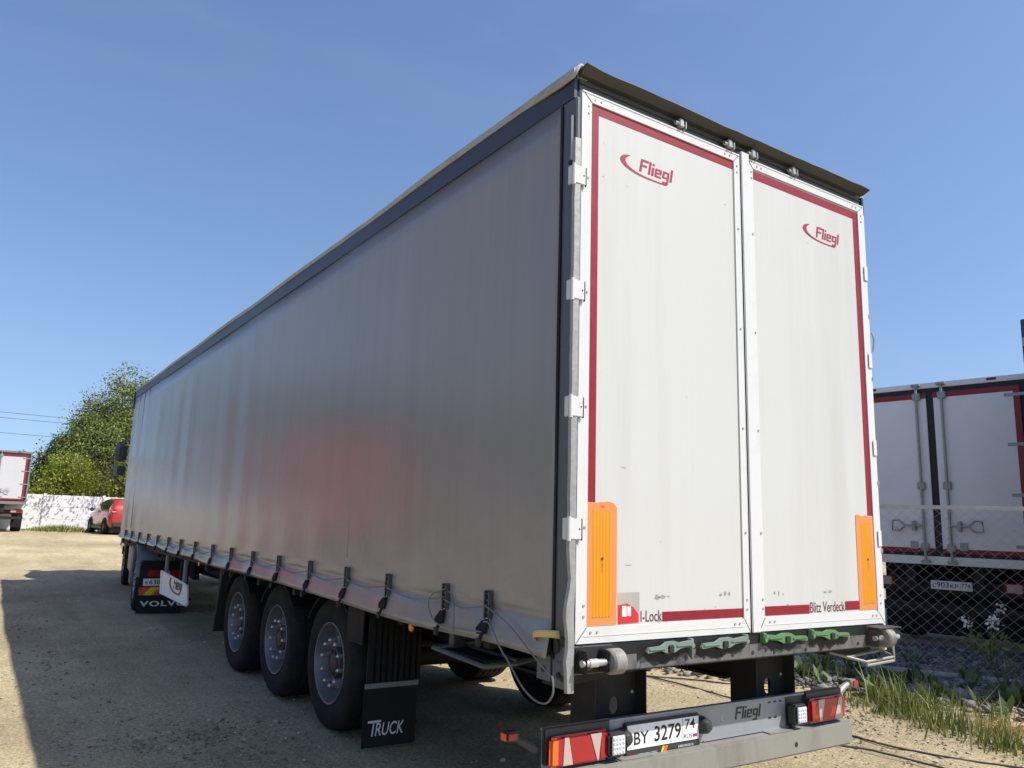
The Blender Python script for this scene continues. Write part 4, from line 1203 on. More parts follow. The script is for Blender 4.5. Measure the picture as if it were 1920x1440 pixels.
# landing legs, toolbox and air tanks in the dark underneath
for s in (-1, 1):
    b = MB(); b.box(s * .82 - .06, s * .82 + .06, 10.0, 10.12, .32, 1.0, .008); b.box(s * .82 - .12, s * .82 + .12, 9.96, 10.16, .30, .325, .004); b.build('landing_leg', M_chassis, TR)
for s in (-1, 1):
    b = MB(); b.cyl((s * .35, 7.2, .75), (s * .35, 8.0, .75), .15, n=16); b.build('air_tank', M_chassis, TR)
b = MB(); b.box(.62, 1.15, 7.0, 8.3, .45, .95, .02); b.build('tool_locker', M_chassis, TR)
# slanted white panel with the maker's mark under the left rail
c0, c1 = Vector((-1.215, 9.62, .452)), Vector((-1.20, 7.99, .436)); d0, d1 = Vector((-1.215, 9.68, .757)), Vector((-1.20, 8.08, .682))
b = MB()
th = Vector((.02, 0, 0))
vs = [c0, c1, d1, d0, c0 + th, c1 + th, d1 + th, d0 + th]
b.add(vs, [(0, 1, 2, 3), (4, 7, 6, 5), (0, 4, 5, 1), (1, 5, 6, 2), (2, 6, 7, 3), (3, 7, 4, 0)])
sp = b.build('side_panel', M_truckwhite, TR, smooth=0)
b = MB(); n_ = Vector((-1, 0, 0))
for p, q in ((c0, c1), (d0, d1), (c0, d0)): b.tube([p + n_ * .006, q + n_ * .006], .016, 6)
b.build('panel_rim', M_truckwhite, sp)
uu = (c1 - c0).normalized(); vv = Vector((0, 0, 1))
maker_logo('maker_logo', M_darkprint, sp, c0 + uu * .50 + vv * .075 + n_ * .004, uu, vv, .80)
for y in (9.55, 8.33):
    b = MB(); b.cyl((-1.18, y, .70), (-1.18, y, 1.05), .03, n=10); b.build('panel_bracket', M_guard, TR)

# buckles along the curtain hem
def hem_x(z): return XS - .010
buck_y = [.667, 1.121, 1.876, 2.569, 3.328, 4.124, 4.917, 5.708, 6.498, 7.368, 8.194, 9.0, 9.8, 10.6, 11.4, 12.15, 12.85]
def buckle_meshes():
    b = MB()
    b.box(-.004, -.007, -.025, .025, -.15, .0, .001)
    b.box(-.007, -.030, -.026, -.018, -.145, -.004, .001); b.box(-.007, -.030, .014, .026, -.145, .0, .001)
    b.cyl((-.018, -.02, -.018), (-.018, .02, -.018), .005, n=8); b.cyl((-.018, -.02, -.115), (-.018, .02, -.115), .005, n=8); b.cyl((-.012, 0, -.05), (-.024, 0, -.05), .006, n=8)
    bk = b.build('curtain_buckle', M_buckle)
    c = MB(); c.box(-.010, -.022, -.012, .008, -.125, -.06, .003); c.prism([(.012, -.148), (-.010, -.151), (-.070, -.196), (-.062, -.226), (.012, -.218), (.026, -.165)], (-.030, 0, 0), (0, -1, 0), (0, 0, 1), (-1, 0, 0), .016)
    lv = c.build('lever', M_strap)
    d = MB(); vs = []
    for z, x in ((-.14, -.014), (-.19, -.034), (-.225, -.052), (-.27, -.072)): vs += [(x, -.017, z), (x, .017, z)]
    d.add(vs, [(0, 1, 3, 2), (2, 3, 5, 4), (4, 5, 7, 6)]); st = d.build('strap', M_strap)
    st.modifiers.new('thickness', 'SOLIDIFY').thickness = .004
    e = MB(); e.box(-.012, -.020, -.018, .014, -.152, -.140, .001); cl = e.build('clip', M_plate)
    f = MB(); f.box(-.068, -.080, -.020, .020, -.283, -.240, .003); hk = f.build('hook', M_chassis)
    for o in (bk, lv, st, cl, hk): COL.objects.unlink(o)
    return bk, (lv, st, cl, hk)
BK, BKC = buckle_meshes()
for k, y in enumerate(buck_y):
    o = BK.copy(); COL.objects.link(o); o.parent = TR
    o.location = (XS - .002, y, 1.252 + .0022 * y); o.rotation_euler = (R(rng.normal(0, 1.5)), 0, 0)
    s = 1.0 - .03 * (y > 8); o.scale = (1, 1, s)
    for c in BKC:
        q = c.copy(); COL.objects.link(q); q.parent = o
# customs seal cable
b = MB()
for a, c in zip(buck_y[:-1], buck_y[1:]):
    pts = []
    for i in range(9):
        t = i / 8; y = a + (c - a) * t
        z = 1.165 + .0022 * y - .028 * math.sin(math.pi * t) * (1.0 if c - a < .7 else 1.3) + (.012 * (1 - t))
        pts.append((XS - .026 - .006 * math.sin(math.pi * t) + (0 if z > 1.17 else -.004), y, z))
    b.tube(pts, .0042, 5)
def sm(pts, k=5):
    out = []
    P_ = [Vector(p) for p in pts]; P_ = [P_[0]] + P_ + [P_[-1]]
    for i in range(1, len(P_) - 2):
        for j in range(k):
            t = j / k; p0, p1, p2, p3 = P_[i - 1:i + 3]
            out.append(.5 * ((2 * p1) + (p2 - p0) * t + (2 * p0 - 5 * p1 + 4 * p2 - p3) * t * t + (3 * p1 - p0 - 3 * p2 + p3) * t ** 3))
    out.append(P_[-2]); return out
XC = -1.352
b.tube(sm([(XC, y, z) for y, z in ((.63, 1.10), (.572, 1.094), (.468, .991), (.394, .938), (.278, .846), (.169, .802), (.087, .804), (.040, .844), (.032, .891), (.043, .93))]), .0048, 6)
b.tube(sm([(XC + .022, .655, 1.175), (XC + .018, .56, 1.154), (XC + .012, .403, 1.102), (XC, .219, 1.014), (XC, .071, .937), (XC + .02, .043, .912)]), .0042, 6)
b.tube(sm([(XC + .03, 1.093, 1.227), (XC + .012, 1.221, 1.183), (XC + .004, 1.241, 1.12), (XC, 1.171, 1.052), (XC - .008, 1.064, 1.03), (XC - .01, .85, 1.035), (XC - .01, .64, 1.049)]), .0042, 6)
b.tube(sm([(XC + .03, 1.05, 1.215), (XC + .012, .985, 1.195), (XC + .002, .943, 1.13), (XC - .004, .926, 1.01)]), .0042, 6)
b.build('seal_cable', M_cable, TR)
b = MB(); vs, fs = [], []
for i in range(9):
    t = i / 8; y = .225 - .17 * t; x = -1.300 - .080 * math.sin(math.pi * min(1, t * 1.05)); z = 1.048 + .040 * t + .020 * math.sin(math.pi * t)
    vs += [(x, y, z), (x - .010, y - .004, z + .024 + .012 * t)]
fs = [(2 * i, 2 * i + 1, 2 * i + 3, 2 * i + 2) for i in range(8)]
b.add(vs, fs); o = b.build('curled_tape', M_tape, TR); o.modifiers.new('thickness', 'SOLIDIFY').thickness = .003
b = MB(); b.lathe([(.0, 0), (.038, 0), (.038, .004)], (-1.296, .10, 1.055), (-1, 0, 0), 18); b.build('curtain_hole', M_seal, TR)

# ================================================================== TRACTOR UNITS
def tractor(label, loc, rz, rx, paint, group=None, detail=True, mirrors=True, scale=1.0):
    T = thing('tractor_unit', label, 'truck', loc, rz, None, rx)
    T.scale = (scale,) * 3
    b = MB(); b.box(-.45, -.36, -1.2, 4.6, .62, .92); b.box(.36, .45, -1.2, 4.6, .62, .92); b.box(-.4, .4, -.4, .4, .92, 1.0); b.build('chassis', M_chassis, T)
    # cab shell with raked windscreen and roof deflector
    b = MB()
    prof = [(2.75, .95), (4.95, .62), (5.10, .75), (5.10, 1.75), (4.80, 2.95), (4.35, 3.55), (3.2, 3.72), (2.85, 3.60), (2.75, 3.2)]
    n_ = len(prof)
    vs = [(-1.235 if z < 2.9 else -1.17, y, z) for y, z in prof] + [(1.235 if z < 2.9 else 1.17, y, z) for y, z in prof]
    fs = [tuple(range(n_)), tuple(range(2 * n_ - 1, n_ - 1, -1))] + [(i, n_ + i, n_ + (i + 1) % n_, (i + 1) % n_) for i in range(n_)]
    b.add(vs, fs); cab = b.build('cab', paint, T, smooth=20)
    bv = cab.modifiers.new('edge', 'BEVEL'); bv.width = .05; bv.segments = 2
    b = MB(); b.add([(-1.08, 5.085, 1.86), (1.08, 5.085, 1.86), (1.02, 4.835, 2.86), (-1.02, 4.835, 2.86)], [(0, 1, 2, 3)]); o = b.build('windscreen', M_glass, T, smooth=0)
    o.modifiers.new('thickness', 'SOLIDIFY').thickness = .03
    for s in (-1, 1):
        b = MB(); b.box(s * 1.236, s * 1.244, 3.75, 4.75, 1.85, 2.65, .003); b.build('side_window', M_glass, cab)
        b = MB(); b.box(s * 1.236, s * 1.250, 3.68, 3.70, .95, 2.7); b.box(s * 1.24, s * 1.26, 3.74, 3.90, 1.62, 1.66, .005); b.build('door_seam', M_seal, cab)
        b = MB(); b.prism([(2.3, .95), (2.75, .95), (2.75, 3.3), (2.45, 3.1)], (s * 1.20, 0, 0), (0, 1, 0), (0, 0, 1), (-s, 0, 0), .02); b.build('side_fairing', paint, T)
        b = MB(); b.box(s * .80, s * 1.20, 4.98, 5.115, .82, 1.05, .02); b.build('headlight', M_led, T)
        b = MB(); b.box(s * .62, s * 1.20, 1.05, 2.55, .42, .95, .05); b.build('fuel_tank', M_guard, T)
        # steer wheel, dual drive wheels
        wheel(T, s * 1.215, 3.7, .50, s, .3, nuts=detail)
        wheel(T, s * 1.215, 0, .50, s, .1, nuts=detail)
        for y0, nm in ((3.7, 'front_guard'), (0.0, 'rear_guard')):
            b = MB(); vs, fs = [], []
            arc = [R(a) for a in (range(10, 171, 10))]
            for a in arc:
                for x in (s * .75, s * 1.235):
                    for r_ in (.56, .585): vs.append((x, y0 + r_ * math.cos(a), .5 + r_ * math.sin(a)))
            for k in range(len(arc) - 1):
                o_ = k * 4
                for q in ((0, 1), (1, 3), (3, 2), (2, 0)): fs.append((o_ + q[0], o_ + q[1], o_ + 4 + q[1], o_ + 4 + q[0]))
            b.add(vs, fs); b.build('mudguard', M_guard if y0 == 0 else M_cabdark, T)
        if detail and s < 0:
            for yy in (.60, .78, .95):
                b = MB(); b.prism([(yy, .38), (yy + .10, .34), (yy - .02, 1.02), (yy - .10, 1.0)], (s * 1.24, 0, 0), (0, 1, 0), (0, 0, 1), (-s, 0, 0), .30); b.build('guard_slat', M_galv, T)
        if mirrors:
            b = MB()
            b.tube([(s * 1.22, 4.80, 3.02), (s * 1.36, 4.84, 3.04), (s * 1.52, 4.82, 2.96), (s * 1.56, 4.82, 2.75)], .03, 8)
            b.tube([(s * 1.56, 4.82, 2.50), (s * 1.565, 4.82, 2.26), (s * 1.42, 4.80, 2.10), (s * 1.22, 4.78, 1.92)], .035, 8)
            ar = b.build('mirror_arm', M_cabdark, T)
            b = MB(); b.box(s * 1.33, s * 1.575, 4.74, 4.88, 2.56, 2.96, .04); b.build('mirror', M_cabdark, T)
            b = MB(); b.box(s * 1.33, s * 1.50, 4.745, 4.87, 2.26, 2.47, .03); b.build('wide_angle_mirror', M_cabdark, T)
            b = MB(); b.box(s * 1.52, s * 1.575, 4.73, 4.78, 2.24, 2.55, .01); b.build('mirror_bracket', M_galv, T)
    if detail:
        FYl = -.62
        b = MB(); b.box(-1.185, -.52, FYl, FYl + .02, .04, .80, .004); b.box(-1.19, -.50, FYl, FYl + .10, .78, .86, .03)
        fl = b.build('mudflap', mat('flap_blue_black', (.010, .012, .016), .6, var=.2, spec=.25), T)
        text('lettering', 'VOLVO', M_textwhite, fl, (-1.14, FYl - .0020, .150), (1, 0, 0), (0, 0, 1), .70, .085, bold=.035, spacing=1.15)
        # reflective chevron strip
        xs_ = (-1.17, -.55); z0, z1 = .325, .450
        b = MB(); b.box(xs_[0], xs_[1], FYl - .004, FYl - .001, z0, z1); ch = b.build('reflex_strip', M_stripe_r, T)
        for x in (-1.11, -.83):
            b = MB(); b.prism([(x, z0), (x + .13, z0), (x + .25, z1), (x + .12, z1)], (0, FYl - .0052, 0), (1, 0, 0), (0, 0, 1), (0, 1, 0), .001)
            b.build('yellow_band', M_stripe_y, ch)
        b = MB(); b.box(-1.12, -.60, FYl - .012, FYl - .004, .470, .582, .002); pl = b.build('number_plate', M_plate, T)
        text('lettering', 'K', M_plateblk, pl, (-1.085, FYl - .0132, .490), (1, 0, 0), (0, 0, 1), .045, .055, bold=.012); text('lettering', '638', M_plateblk, pl, (-1.030, FYl - .0132, .490), (1, 0, 0), (0, 0, 1), .165, .076, bold=.012)
        b = MB(); b.box(-1.06, -.50, FYl - .05, FYl - .005, .612, .72, .012); tl = b.build('tail_light', M_lensred, T)
        b = MB(); b.box(-.86, -.74, FYl - .054, FYl - .049, .63, .70, .004); b.build('clear_lens', M_lenspale, tl)
        for k in range(4):
            b = MB(); b.box(-1.04 + k * .045, -1.03 + k * .045, FYl - .053, FYl - .049, .625, .71); b.build('lens_rib', M_lensred, tl)
    return T
tractor('dark tractor unit with black mirrors coupled to the front of the grey trailer', (-.10, 11.30, .004), R(-5.5), R(1.6), M_cabdark)
tractor('red tractor unit parked left of the grey trailer outside the frame', (-8.4, 16.6, .15), R(-1), 0, M_cabred, detail=False, scale=1.06)

# ================================================================== BOX TRUCKS
def box_truck(label, loc, rz, w, zf, zt, length, near, m_frame, m_body=None):
    m_body = m_body or M_truckwhite
    T = thing('box_truck', label, 'truck', loc, rz)
    hw = w / 2
    b = MB(); b.box(-hw, hw, .03, length, zf, zt, .01); body = b.build('cargo_box', m_body, T)
    b = MB(); t = .10
    b.box(-hw, hw, .0, .06, zt - .075, zt + .005, .006); b.box(-hw, hw, .0, .06, zf - .02, zf + .095, .006); b.box(-hw, -hw + .055, .0, .06, zf + .0955, zt - .0755, .004); b.box(hw - .055, hw, .0, .06, zf + .0955, zt - .0755, .004)
    b.build('rear_frame', m_frame, T)
    b = MB(); b.box(-hw + .056, hw - .056, .012, .05, zf + .097, zt - .077); b.build('door_seal', M_seal, T)
    z0, z1 = zf + .15, zt - .155
    for s in (-1, 1):
        xa, xb = (-hw + .13, -.05) if s < 0 else (.05, hw - .13)
        b = MB(); b.box(xa, xb, -.012, .011, z0, z1, .004); d = b.build('door', m_body, T)
        b = MB(); e = .072
        b.box(xa - .006, xb + .006, -.0155, -.0125, z1 - e, z1 + .005); b.box(xa - .006, xb + .006, -.0155, -.0125, z0 - .005, z0 + e * .8)
        if s < 0: b.box(xa - .006, xa + e, -.0155, -.0125, z0 + e * .8 + .001, z1 - e - .001)
        else: b.box(xb - e, xb + .006, -.0155, -.0125, z0 + e * .8 + .001, z1 - e - .001)
        b.build('red_border' if m_body is not M_cabdark else 'door_border', M_truckred if m_body is not M_cabdark else M_band, d, smooth=0)
        xr = s * .17
        b = MB(); b.cyl((xr, -.045, zf + .02), (xr, -.045, zt - .03), .019, n=10); rod = b.build('lock_rod', M_steel, T)
        for z in (zt - .20, zf + (zt - zf) * .42, zf + .22):
            b = MB(); b.box(xr - .055, xr + .055, -.060, -.0125, z - .055, z + .055, .012); b.build('rod_bracket', M_steel, rod)
        for z in (zf + .02, zt - .03):
            b = MB(); b.box(xr - .06, xr + .06, -.075, -.006, z - .02, z + .02, .008); b.build('rod_cam', M_steel, rod)
        zh = zf + .52
        b = MB(); b.tube([(xr, -.055, zh), (xr + s * .14, -.07, zh), (xr + s * .24, -.075, zh), (xr + s * .32, -.075, zh + .075), (xr + s * .41, -.075, zh + .07), (xr + s * .42, -.075, zh - .07), (xr + s * .32, -.075, zh - .075), (xr + s * .24, -.075, zh)], .014, 8); b.box(xr + s * .10, xr + s * .15, -.085, -.0125, zh - .07, zh + .07, .01)
        b.build('door_handle', M_steel, d)
        b = MB(); b.box(xr + s * .10, xr + s * .20, -.03, -.0125, zf + .19, zf + .30, .004); b.build('catch_plate', M_steel, d)
        for k in range(4):
            z = z0 + .12 + k * (z1 - z0 - .24) / 3
            b = MB(); xh = s * (hw - .01)
            b.box(xh, xh - s * .30, -.022, -.0158, z - .022, z + .022, .006); b.cyl((xh - s * .02, -.022, z - .05), (xh - s * .02, -.022, z + .05), .016, n=8); b.build('hinge', M_steel if near else M_galv, d)
    # chassis and running gear
    b = MB(); b.box(-.5, -.38, .1, length + 1.8, zf - .35, zf - .02); b.box(.38, .5, .1, length + 1.8, zf - .35, zf - .02); b.box(-hw + .1, hw - .1, .25, .37, zf - .42, zf - .24); b.box(-hw + .05, hw - .05, .22, .34, .50, .62, .01); b.build('chassis', M_chassis, T)
    for s in (-1, 1):
        b = MB(); b.box(s * .70, s * 1.12, .20, .26, zf - .36, zf - .22, .01); b.build('tail_light', M_lensred, T)
        b = MB(); b.box(s * .74, s * .92, .185, .20, zf - .345, zf - .235, .006); b.build('clear_lens', M_lenspale, T)
        wheel(T, s * (hw - .05), 1.7, .46, s, .2, nuts=False, scale=.92); wheel(T, s * (hw - .05), length + .9, .46, s, .2, nuts=False, scale=.92)
        b = MB(); b.box(s * .78, s * 1.16, 1.02, 1.04, .18, .85); b.build('mudflap', M_flap, T)
        b = MB(); b.box(s * (hw - .45) - .06, s * (hw - .45) + .06, -.01, .0, zt - .045, zt - .012, .004); b.build('roof_marker', M_darkred, T)
    if near:
        b = MB(); b.box(-hw + .1, hw - .1, 1.06, 1.08, .12, zf - .05, .004); b.build('shade_apron', M_flap, T)  # added dark sheet hiding the lit ground behind, stands for underbody shade
        b = MB(); b.cyl((-.35, 3.6, .75), (.35, 3.6, .75), .45, n=20); b.build('added_spare_wheel', M_rubber, T)  # unseen wheel added to keep light from showing under the box
    b = MB(); b.box(-1.1, 1.1, length + .15, length + 2.0, .75, 2.75, .12); b.build('cab', m_body, T)
    b = MB(); b.box(-1.0, 1.0, length + 1.96, length + 2.01, 1.7, 2.5, .02); b.build('windscreen', M_glass, T)
    return T
# right truck: rear corner points (7.64,4.30) and (8.05,1.83)
dv = Vector((8.05 - 7.64, 1.83 - 4.30)); Wt = dv.length
ang = math.atan2(dv.y, dv.x)
rtk = box_truck('white box truck with red door borders parked behind the wire fence', ((7.64 + 8.05) / 2, (4.30 + 1.83) / 2, .06), ang, Wt, 1.20, 3.79, 8.6, True, M_truckwhite)
b = MB(); b.box(-.205, .325, .185, .20, .835, .955, .003); pl = b.build('number_plate', M_plate, rtk)
text('lettering', 'C', M_plateblk, pl, (-.180, .1838, .864), (1, 0, 0), (0, 0, 1), .042, .054, bold=.01); text('lettering', '903', M_plateblk, pl, (-.125, .1838, .864), (1, 0, 0), (0, 0, 1), .155, .074, bold=.01); text('lettering', 'KP', M_plateblk, pl, (.048, .1838, .864), (1, 0, 0), (0, 0, 1), .105, .054, bold=.01); text('lettering', '774', M_plateblk, pl, (.19, .1838, .872), (1, 0, 0), (0, 0, 1), .115, .062, bold=.008)
b = MB(); b.box(.178, .1805, .1838, .185, .84, .95); b.box(.27, .31, .1838, .185, .852, .857); b.build('plate_line', M_plateblk, pl)
b = MB(); b.box(.80, .99, -.0145, -.0125, 3.29, 3.48); b.build('sticker', M_plate, rtk)
box_truck('dark tall box truck at the right edge just beyond the end of the wire fence', (6.42, -.035, .05), R(-90), 2.5, 1.1, 4.13, 6.0, True, M_cabdark, M_cabdark)
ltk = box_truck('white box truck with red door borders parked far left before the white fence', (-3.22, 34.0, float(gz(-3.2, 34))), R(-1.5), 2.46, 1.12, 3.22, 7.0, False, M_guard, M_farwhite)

# ================================================================== RED CAR
def red_car():
    y0 = 33.0; x0 = 1.03
    C = thing('parked_car', 'red estate car parked by the white fence beyond the trailer', 'car', (1.90, y0, float(gz(1.9, y0)) - .02), R(5))
    L = 4.5
    # stations: y, lower z, belt z, roof z, half width
    st = [(0.0, .42, .92, .95, .78), (.06, .34, .98, 1.18, .84), (.25, .30, 1.0, 1.42, .89), (.7, .28, 1.0, 1.49, .91), (1.6, .24, .98, 1.52, .92), (2.3, .24, .96, 1.49, .92), (2.75, .24, .95, 1.36, .92), (3.25, .26, .93, 1.02, .91), (3.6, .28, .90, .95, .90), (4.2, .32, .80, .84, .86), (4.48, .40, .66, .70, .70)]
    vs, fs = [], []
    for y, zl, zb, zr, hw in st:
        k = .72 if zr > zb + .2 else .9
        ring = [(-hw * .9, zl), (-hw, zl + .18), (-hw, zb - .05), (-hw * .97, zb), (-hw * k, zr - .06), (-hw * k * .8, zr), (hw * k * .8, zr), (hw * k, zr - .06), (hw * .97, zb), (hw, zb - .05), (hw, zl + .18), (hw * .9, zl)]
        vs += [(a, y, c) for a, c in ring]
    n_ = 12
    for i in range(len(st) - 1):
        for k in range(n_):
            k2 = (k + 1) % n_
            fs.append((i * n_ + k, i * n_ + k2, (i + 1) * n_ + k2, (i + 1) * n_ + k))
    fs += [tuple(range(n_)), tuple((len(st) - 1) * n_ + k for k in range(n_ - 1, -1, -1))]
    b = MB(); b.add(vs, fs); b.build('body', M_carred, C, smooth=40)
    for s in (-1, 1):
        for pts in ([(.35, 1.04), (1.05, 1.02), (1.05, 1.42), (.55, 1.40)], [(1.12, 1.02), (1.98, 1.0), (1.98, 1.43), (1.12, 1.44)], [(2.05, 1.0), (3.05, .98), (2.55, 1.36), (2.05, 1.42)]):
            b = MB(); vs = []
            for y, z in pts:
                k = (z - 1.0) / .45; vs.append((s * (.905 - .235 * max(0, k)), y, z))
            b.add(vs, [(0, 1, 2, 3)]); o = b.build('window', M_glass, C, smooth=0); o.modifiers.new('thickness', 'SOLIDIFY').thickness = .02
        b = MB(); b.box(s * .60, s * .90, -.02, .30, .86, 1.06, .05); t = b.build('tail_light', M_lensred, C); b = MB(); b.box(s * .66, s * .86, -.028, .0, .93, .99, .01); b.build('clear_lens', M_lenspale, t)
        b = MB(); b.box(s * .95, s * 1.12, 2.78, 2.92, .96, 1.12, .04); b.build('mirror', M_plastic, C)
        for y in (.85, 3.5):
            b = MB(); b.lathe([(.19, -.02), (.30, -.03), (.325, -.0), (.325, .17), (.2, .19)], (s * .93, y, .325), (-s, 0, 0), 28); w = b.build('wheel', M_rubber, C)
            b = MB(); b.lathe([(.20, -.012), (.19, .01), (.06, .015), (0, .0)], (s * .93, y, .325), (-s, 0, 0), 20); b.build('rim', M_rim, w)
            b = MB(); vs, fs = [], []
            arc = [R(a) for a in range(0, 181, 15)]
            for a in arc:
                for x in (s * .86, s * .935):
                    for r_ in (.34, .39): vs.append((x, y + r_ * math.cos(a), .325 + r_ * math.sin(a)))
            for k in range(len(arc) - 1):
                o_ = k * 4
                for q in ((0, 1), (1, 3), (3, 2), (2, 0)): fs.append((o_ + q[0], o_ + q[1], o_ + 4 + q[1], o_ + 4 + q[0]))
            b.add(vs, fs); b.build('wheel_arch', M_seal, C)
        b = MB(); b.box(s * .905, s * .94, .5, 3.9, .24, .36, .01); b.build('side_sill', M_plastic, C)
    b = MB(); b.add([(-.60, .10, 1.06), (.60, .10, 1.06), (.56, .28, 1.40), (-.56, .28, 1.40)], [(0, 1, 2, 3)]); o = b.build('rear_window', M_glass, C, smooth=0); o.modifiers.new('thickness', 'SOLIDIFY').thickness = .05
    b = MB(); b.box(-.8, .8, -.05, .08, .34, .52, .03); b.build('rear_bumper', M_plastic, C)
    b = MB(); b.box(-.26, .26, -.03, .0, .72, .83, .004); b.build('number_plate', M_plate, C)
    b = MB(); b.box(-.80, .80, .15, 4.2, .14, .30, .02); b.build('underbody', M_seal, C)
red_car()

# ================================================================== WHITE FENCE
FN = thing('white_fence', 'long white concrete panel fence at the far end of the lot', 'fence', (0, 38, 0))
for k in range(-6, 9):
    x = k * 2.42 - 1.1
    g = float(gz(x, 38)) - .05
    b = MB(); b.box(x - .07, x + .07, -.06, .07, g, g + 1.70, .01); b.build('fence_post', M_concrete, FN)
    for j in range(3):
        b = MB(); b.box(x + .073, x + 2.347, -.02 + .002 * (j % 2), .03, g + .02 + j * .545, g + .02 + j * .545 + .535, .006)
        b.build('fence_panel', M_concrete, FN)

# ================================================================== WIRE FENCE
WF = thing('wire_fence', 'chain-link fence on steel rails beside the rubble bank', 'fence')
def fp(s, z, d=10.5):
    x, y = fence_xy(s, d); return Vector((x, y, z))
S0, S1 = -.92, 2.3
for z, h_, nm in ((1.962, .045, 'top_rail'), (.105, .05, 'bottom_rail')):
    b = MB(); a, c = fp(S0, z), fp(S1, z); n_ = Vector((U63[0], U63[1], 0))
    vs = []
    for p in (a, c):
        vs += [p + n_ * .0 + Vector((0, 0, -h_ / 2)), p + n_ * .0 + Vector((0, 0, h_ / 2)), p + n_ * .04 + Vector((0, 0, h_ / 2)), p + n_ * .04 + Vector((0, 0, h_ / 2 - .006)), p + n_ * .006 + Vector((0, 0, h_ / 2 - .006)), p + n_ * .006 + Vector((0, 0, -h_ / 2))]
    b.add(vs, [(k, (k + 1) % 6, 6 + (k + 1) % 6, 6 + k) for k in range(6)] + [(0, 1, 2, 3, 4, 5), (11, 10, 9, 8, 7, 6)])
    b.build(nm, M_fencesteel, WF)
for s in (-.90, 1.46, 2.27):
    b = MB(); p = fp(s, 0, 10.56); b.cyl((p.x, p.y, -.25), (p.x, p.y, 2.0), .03, n=10); b.build('fence_post', M_fencesteel, WF)
hw_, hh = .064, .058                     # half a diamond wide and high
nw = int((S1 - S0) / hw_)
for w in range(nw):
    pts = []; k = 0; z = -.02
    while z < 1.962:
        s2 = S0 + .03 + hw_ * (w + (k + w) % 2) + .004 * math.sin(w * .9 + z * 2.3)
        pts.append(fp(s2, z + .012 * math.sin(w * .31) * (1 - z / 2), 10.488 + (.004 if k % 2 else -.004))); z += hh; k += 1
    b = MB(); b.tube(pts, .0021, 4); b.build('mesh_wire', M_wire, WF, smooth=0)
# flowering weed behind the fence
b = MB(); base = fp(-.35, .15, 11.3)
r = np.random.default_rng(77)
fl = thing('flowering_weed', 'white flowering weed growing behind the wire fence', 'plant', (base.x, base.y, float(gz(base.x, base.y)) - .02))
heads = []
for k in range(7):
    tip = Vector((r.normal(0, .14), r.normal(0, .14), r.uniform(.55, .85)))
    b.tube([(r.normal(0, .02), r.normal(0, .02), 0), tip * .5 + Vector((0, 0, .05)), tip], [.008, .006, .003], 5); heads.append(tip)
b.build('stem', M_leaf_mid, fl)
vs, fs = [], []
for t in heads:
    for j in range(16):
        c = np.array(t) + r.normal(0, .032, 3); a = r.normal(0, 1, 3); a /= np.linalg.norm(a); e = np.cross(a, r.normal(0, 1, 3)); e /= np.linalg.norm(e)
        q = len(vs); vs += [c - a * .012 - e * .012, c + a * .012 - e * .012, c + a * .012 + e * .012, c - a * .012 + e * .012]; fs.append((q, q + 1, q + 2, q + 3))
raw_mesh('blossom', vs, fs, M_flower, fl)
vs, fs = [], []
for j in range(120):
    c = np.array([r.normal(0, .16), r.normal(0, .16), r.uniform(.05, .5)]); a = r.normal(0, 1, 3); a /= np.linalg.norm(a); e = np.cross(a, r.normal(0, 1, 3)); e /= np.linalg.norm(e)
    q = len(vs); vs += [c - a * .05, c - e * .015, c + a * .05, c + e * .015]; fs.append((q, q + 1, q + 2, q + 3))
raw_mesh('leaves', vs, fs, M_leaf_mid, fl)
# straw clump at the grass edge and dark tubes drawn in place of overhead wire shadows
b = MB(); r = np.random.default_rng(5)
cxs, cys = 3.95, .55
for k in range(160):
    p = Vector((cxs + r.normal(0, .12), cys + r.normal(0, .10), float(gz(cxs, cys)) + abs(r.normal(0, .035)))); d = Vector((r.normal(0, 1), r.normal(0, 1), r.normal(0, .35))).normalized() * r.uniform(.04, .12)
    b.tube([p - d, p + d], .003, 4)
o = b.build('straw_heap', M_rust, None, smooth=0); tag(o, 'small heap of dry brown straw at the edge of the grass', 'straw', kind='stuff')
def wire_shadow(pts, label, r_=.0085):  # thin dark tube on the sand standing in for a cast wire shadow
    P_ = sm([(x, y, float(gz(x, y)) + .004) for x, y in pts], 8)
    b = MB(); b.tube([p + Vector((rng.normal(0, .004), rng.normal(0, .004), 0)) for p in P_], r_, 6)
    o = b.build('wire_shadow', M_wire_shadow, None); tag(o, label, 'cable', 'dark tubes drawn as overhead wire shadows on the sand')
wire_shadow([(2.66, 4.1), (2.80, 3.71), (2.814, 3.116), (2.76, 2.45), (2.62, 1.75), (2.55, 1.11), (2.55, .738), (2.672, .324), (2.871, -.017), (3.1, -.5)], 'dark tube drawn as a wire shadow under the trailer tail and out past the bumper')
wire_shadow([(2.66, 3.95), (2.80, 3.70), (3.14, 3.34), (3.352, 2.94), (3.45, 2.6)], 'short dark tube drawn as a branching wire shadow on the sunlit ground under the trailer')
wire_shadow([(2.05, 1.3), (2.173, .987), (2.29, .763), (2.32, .29), (2.36, -.2)], 'dark tube drawn as a wire shadow nearest the right end of the bumper')

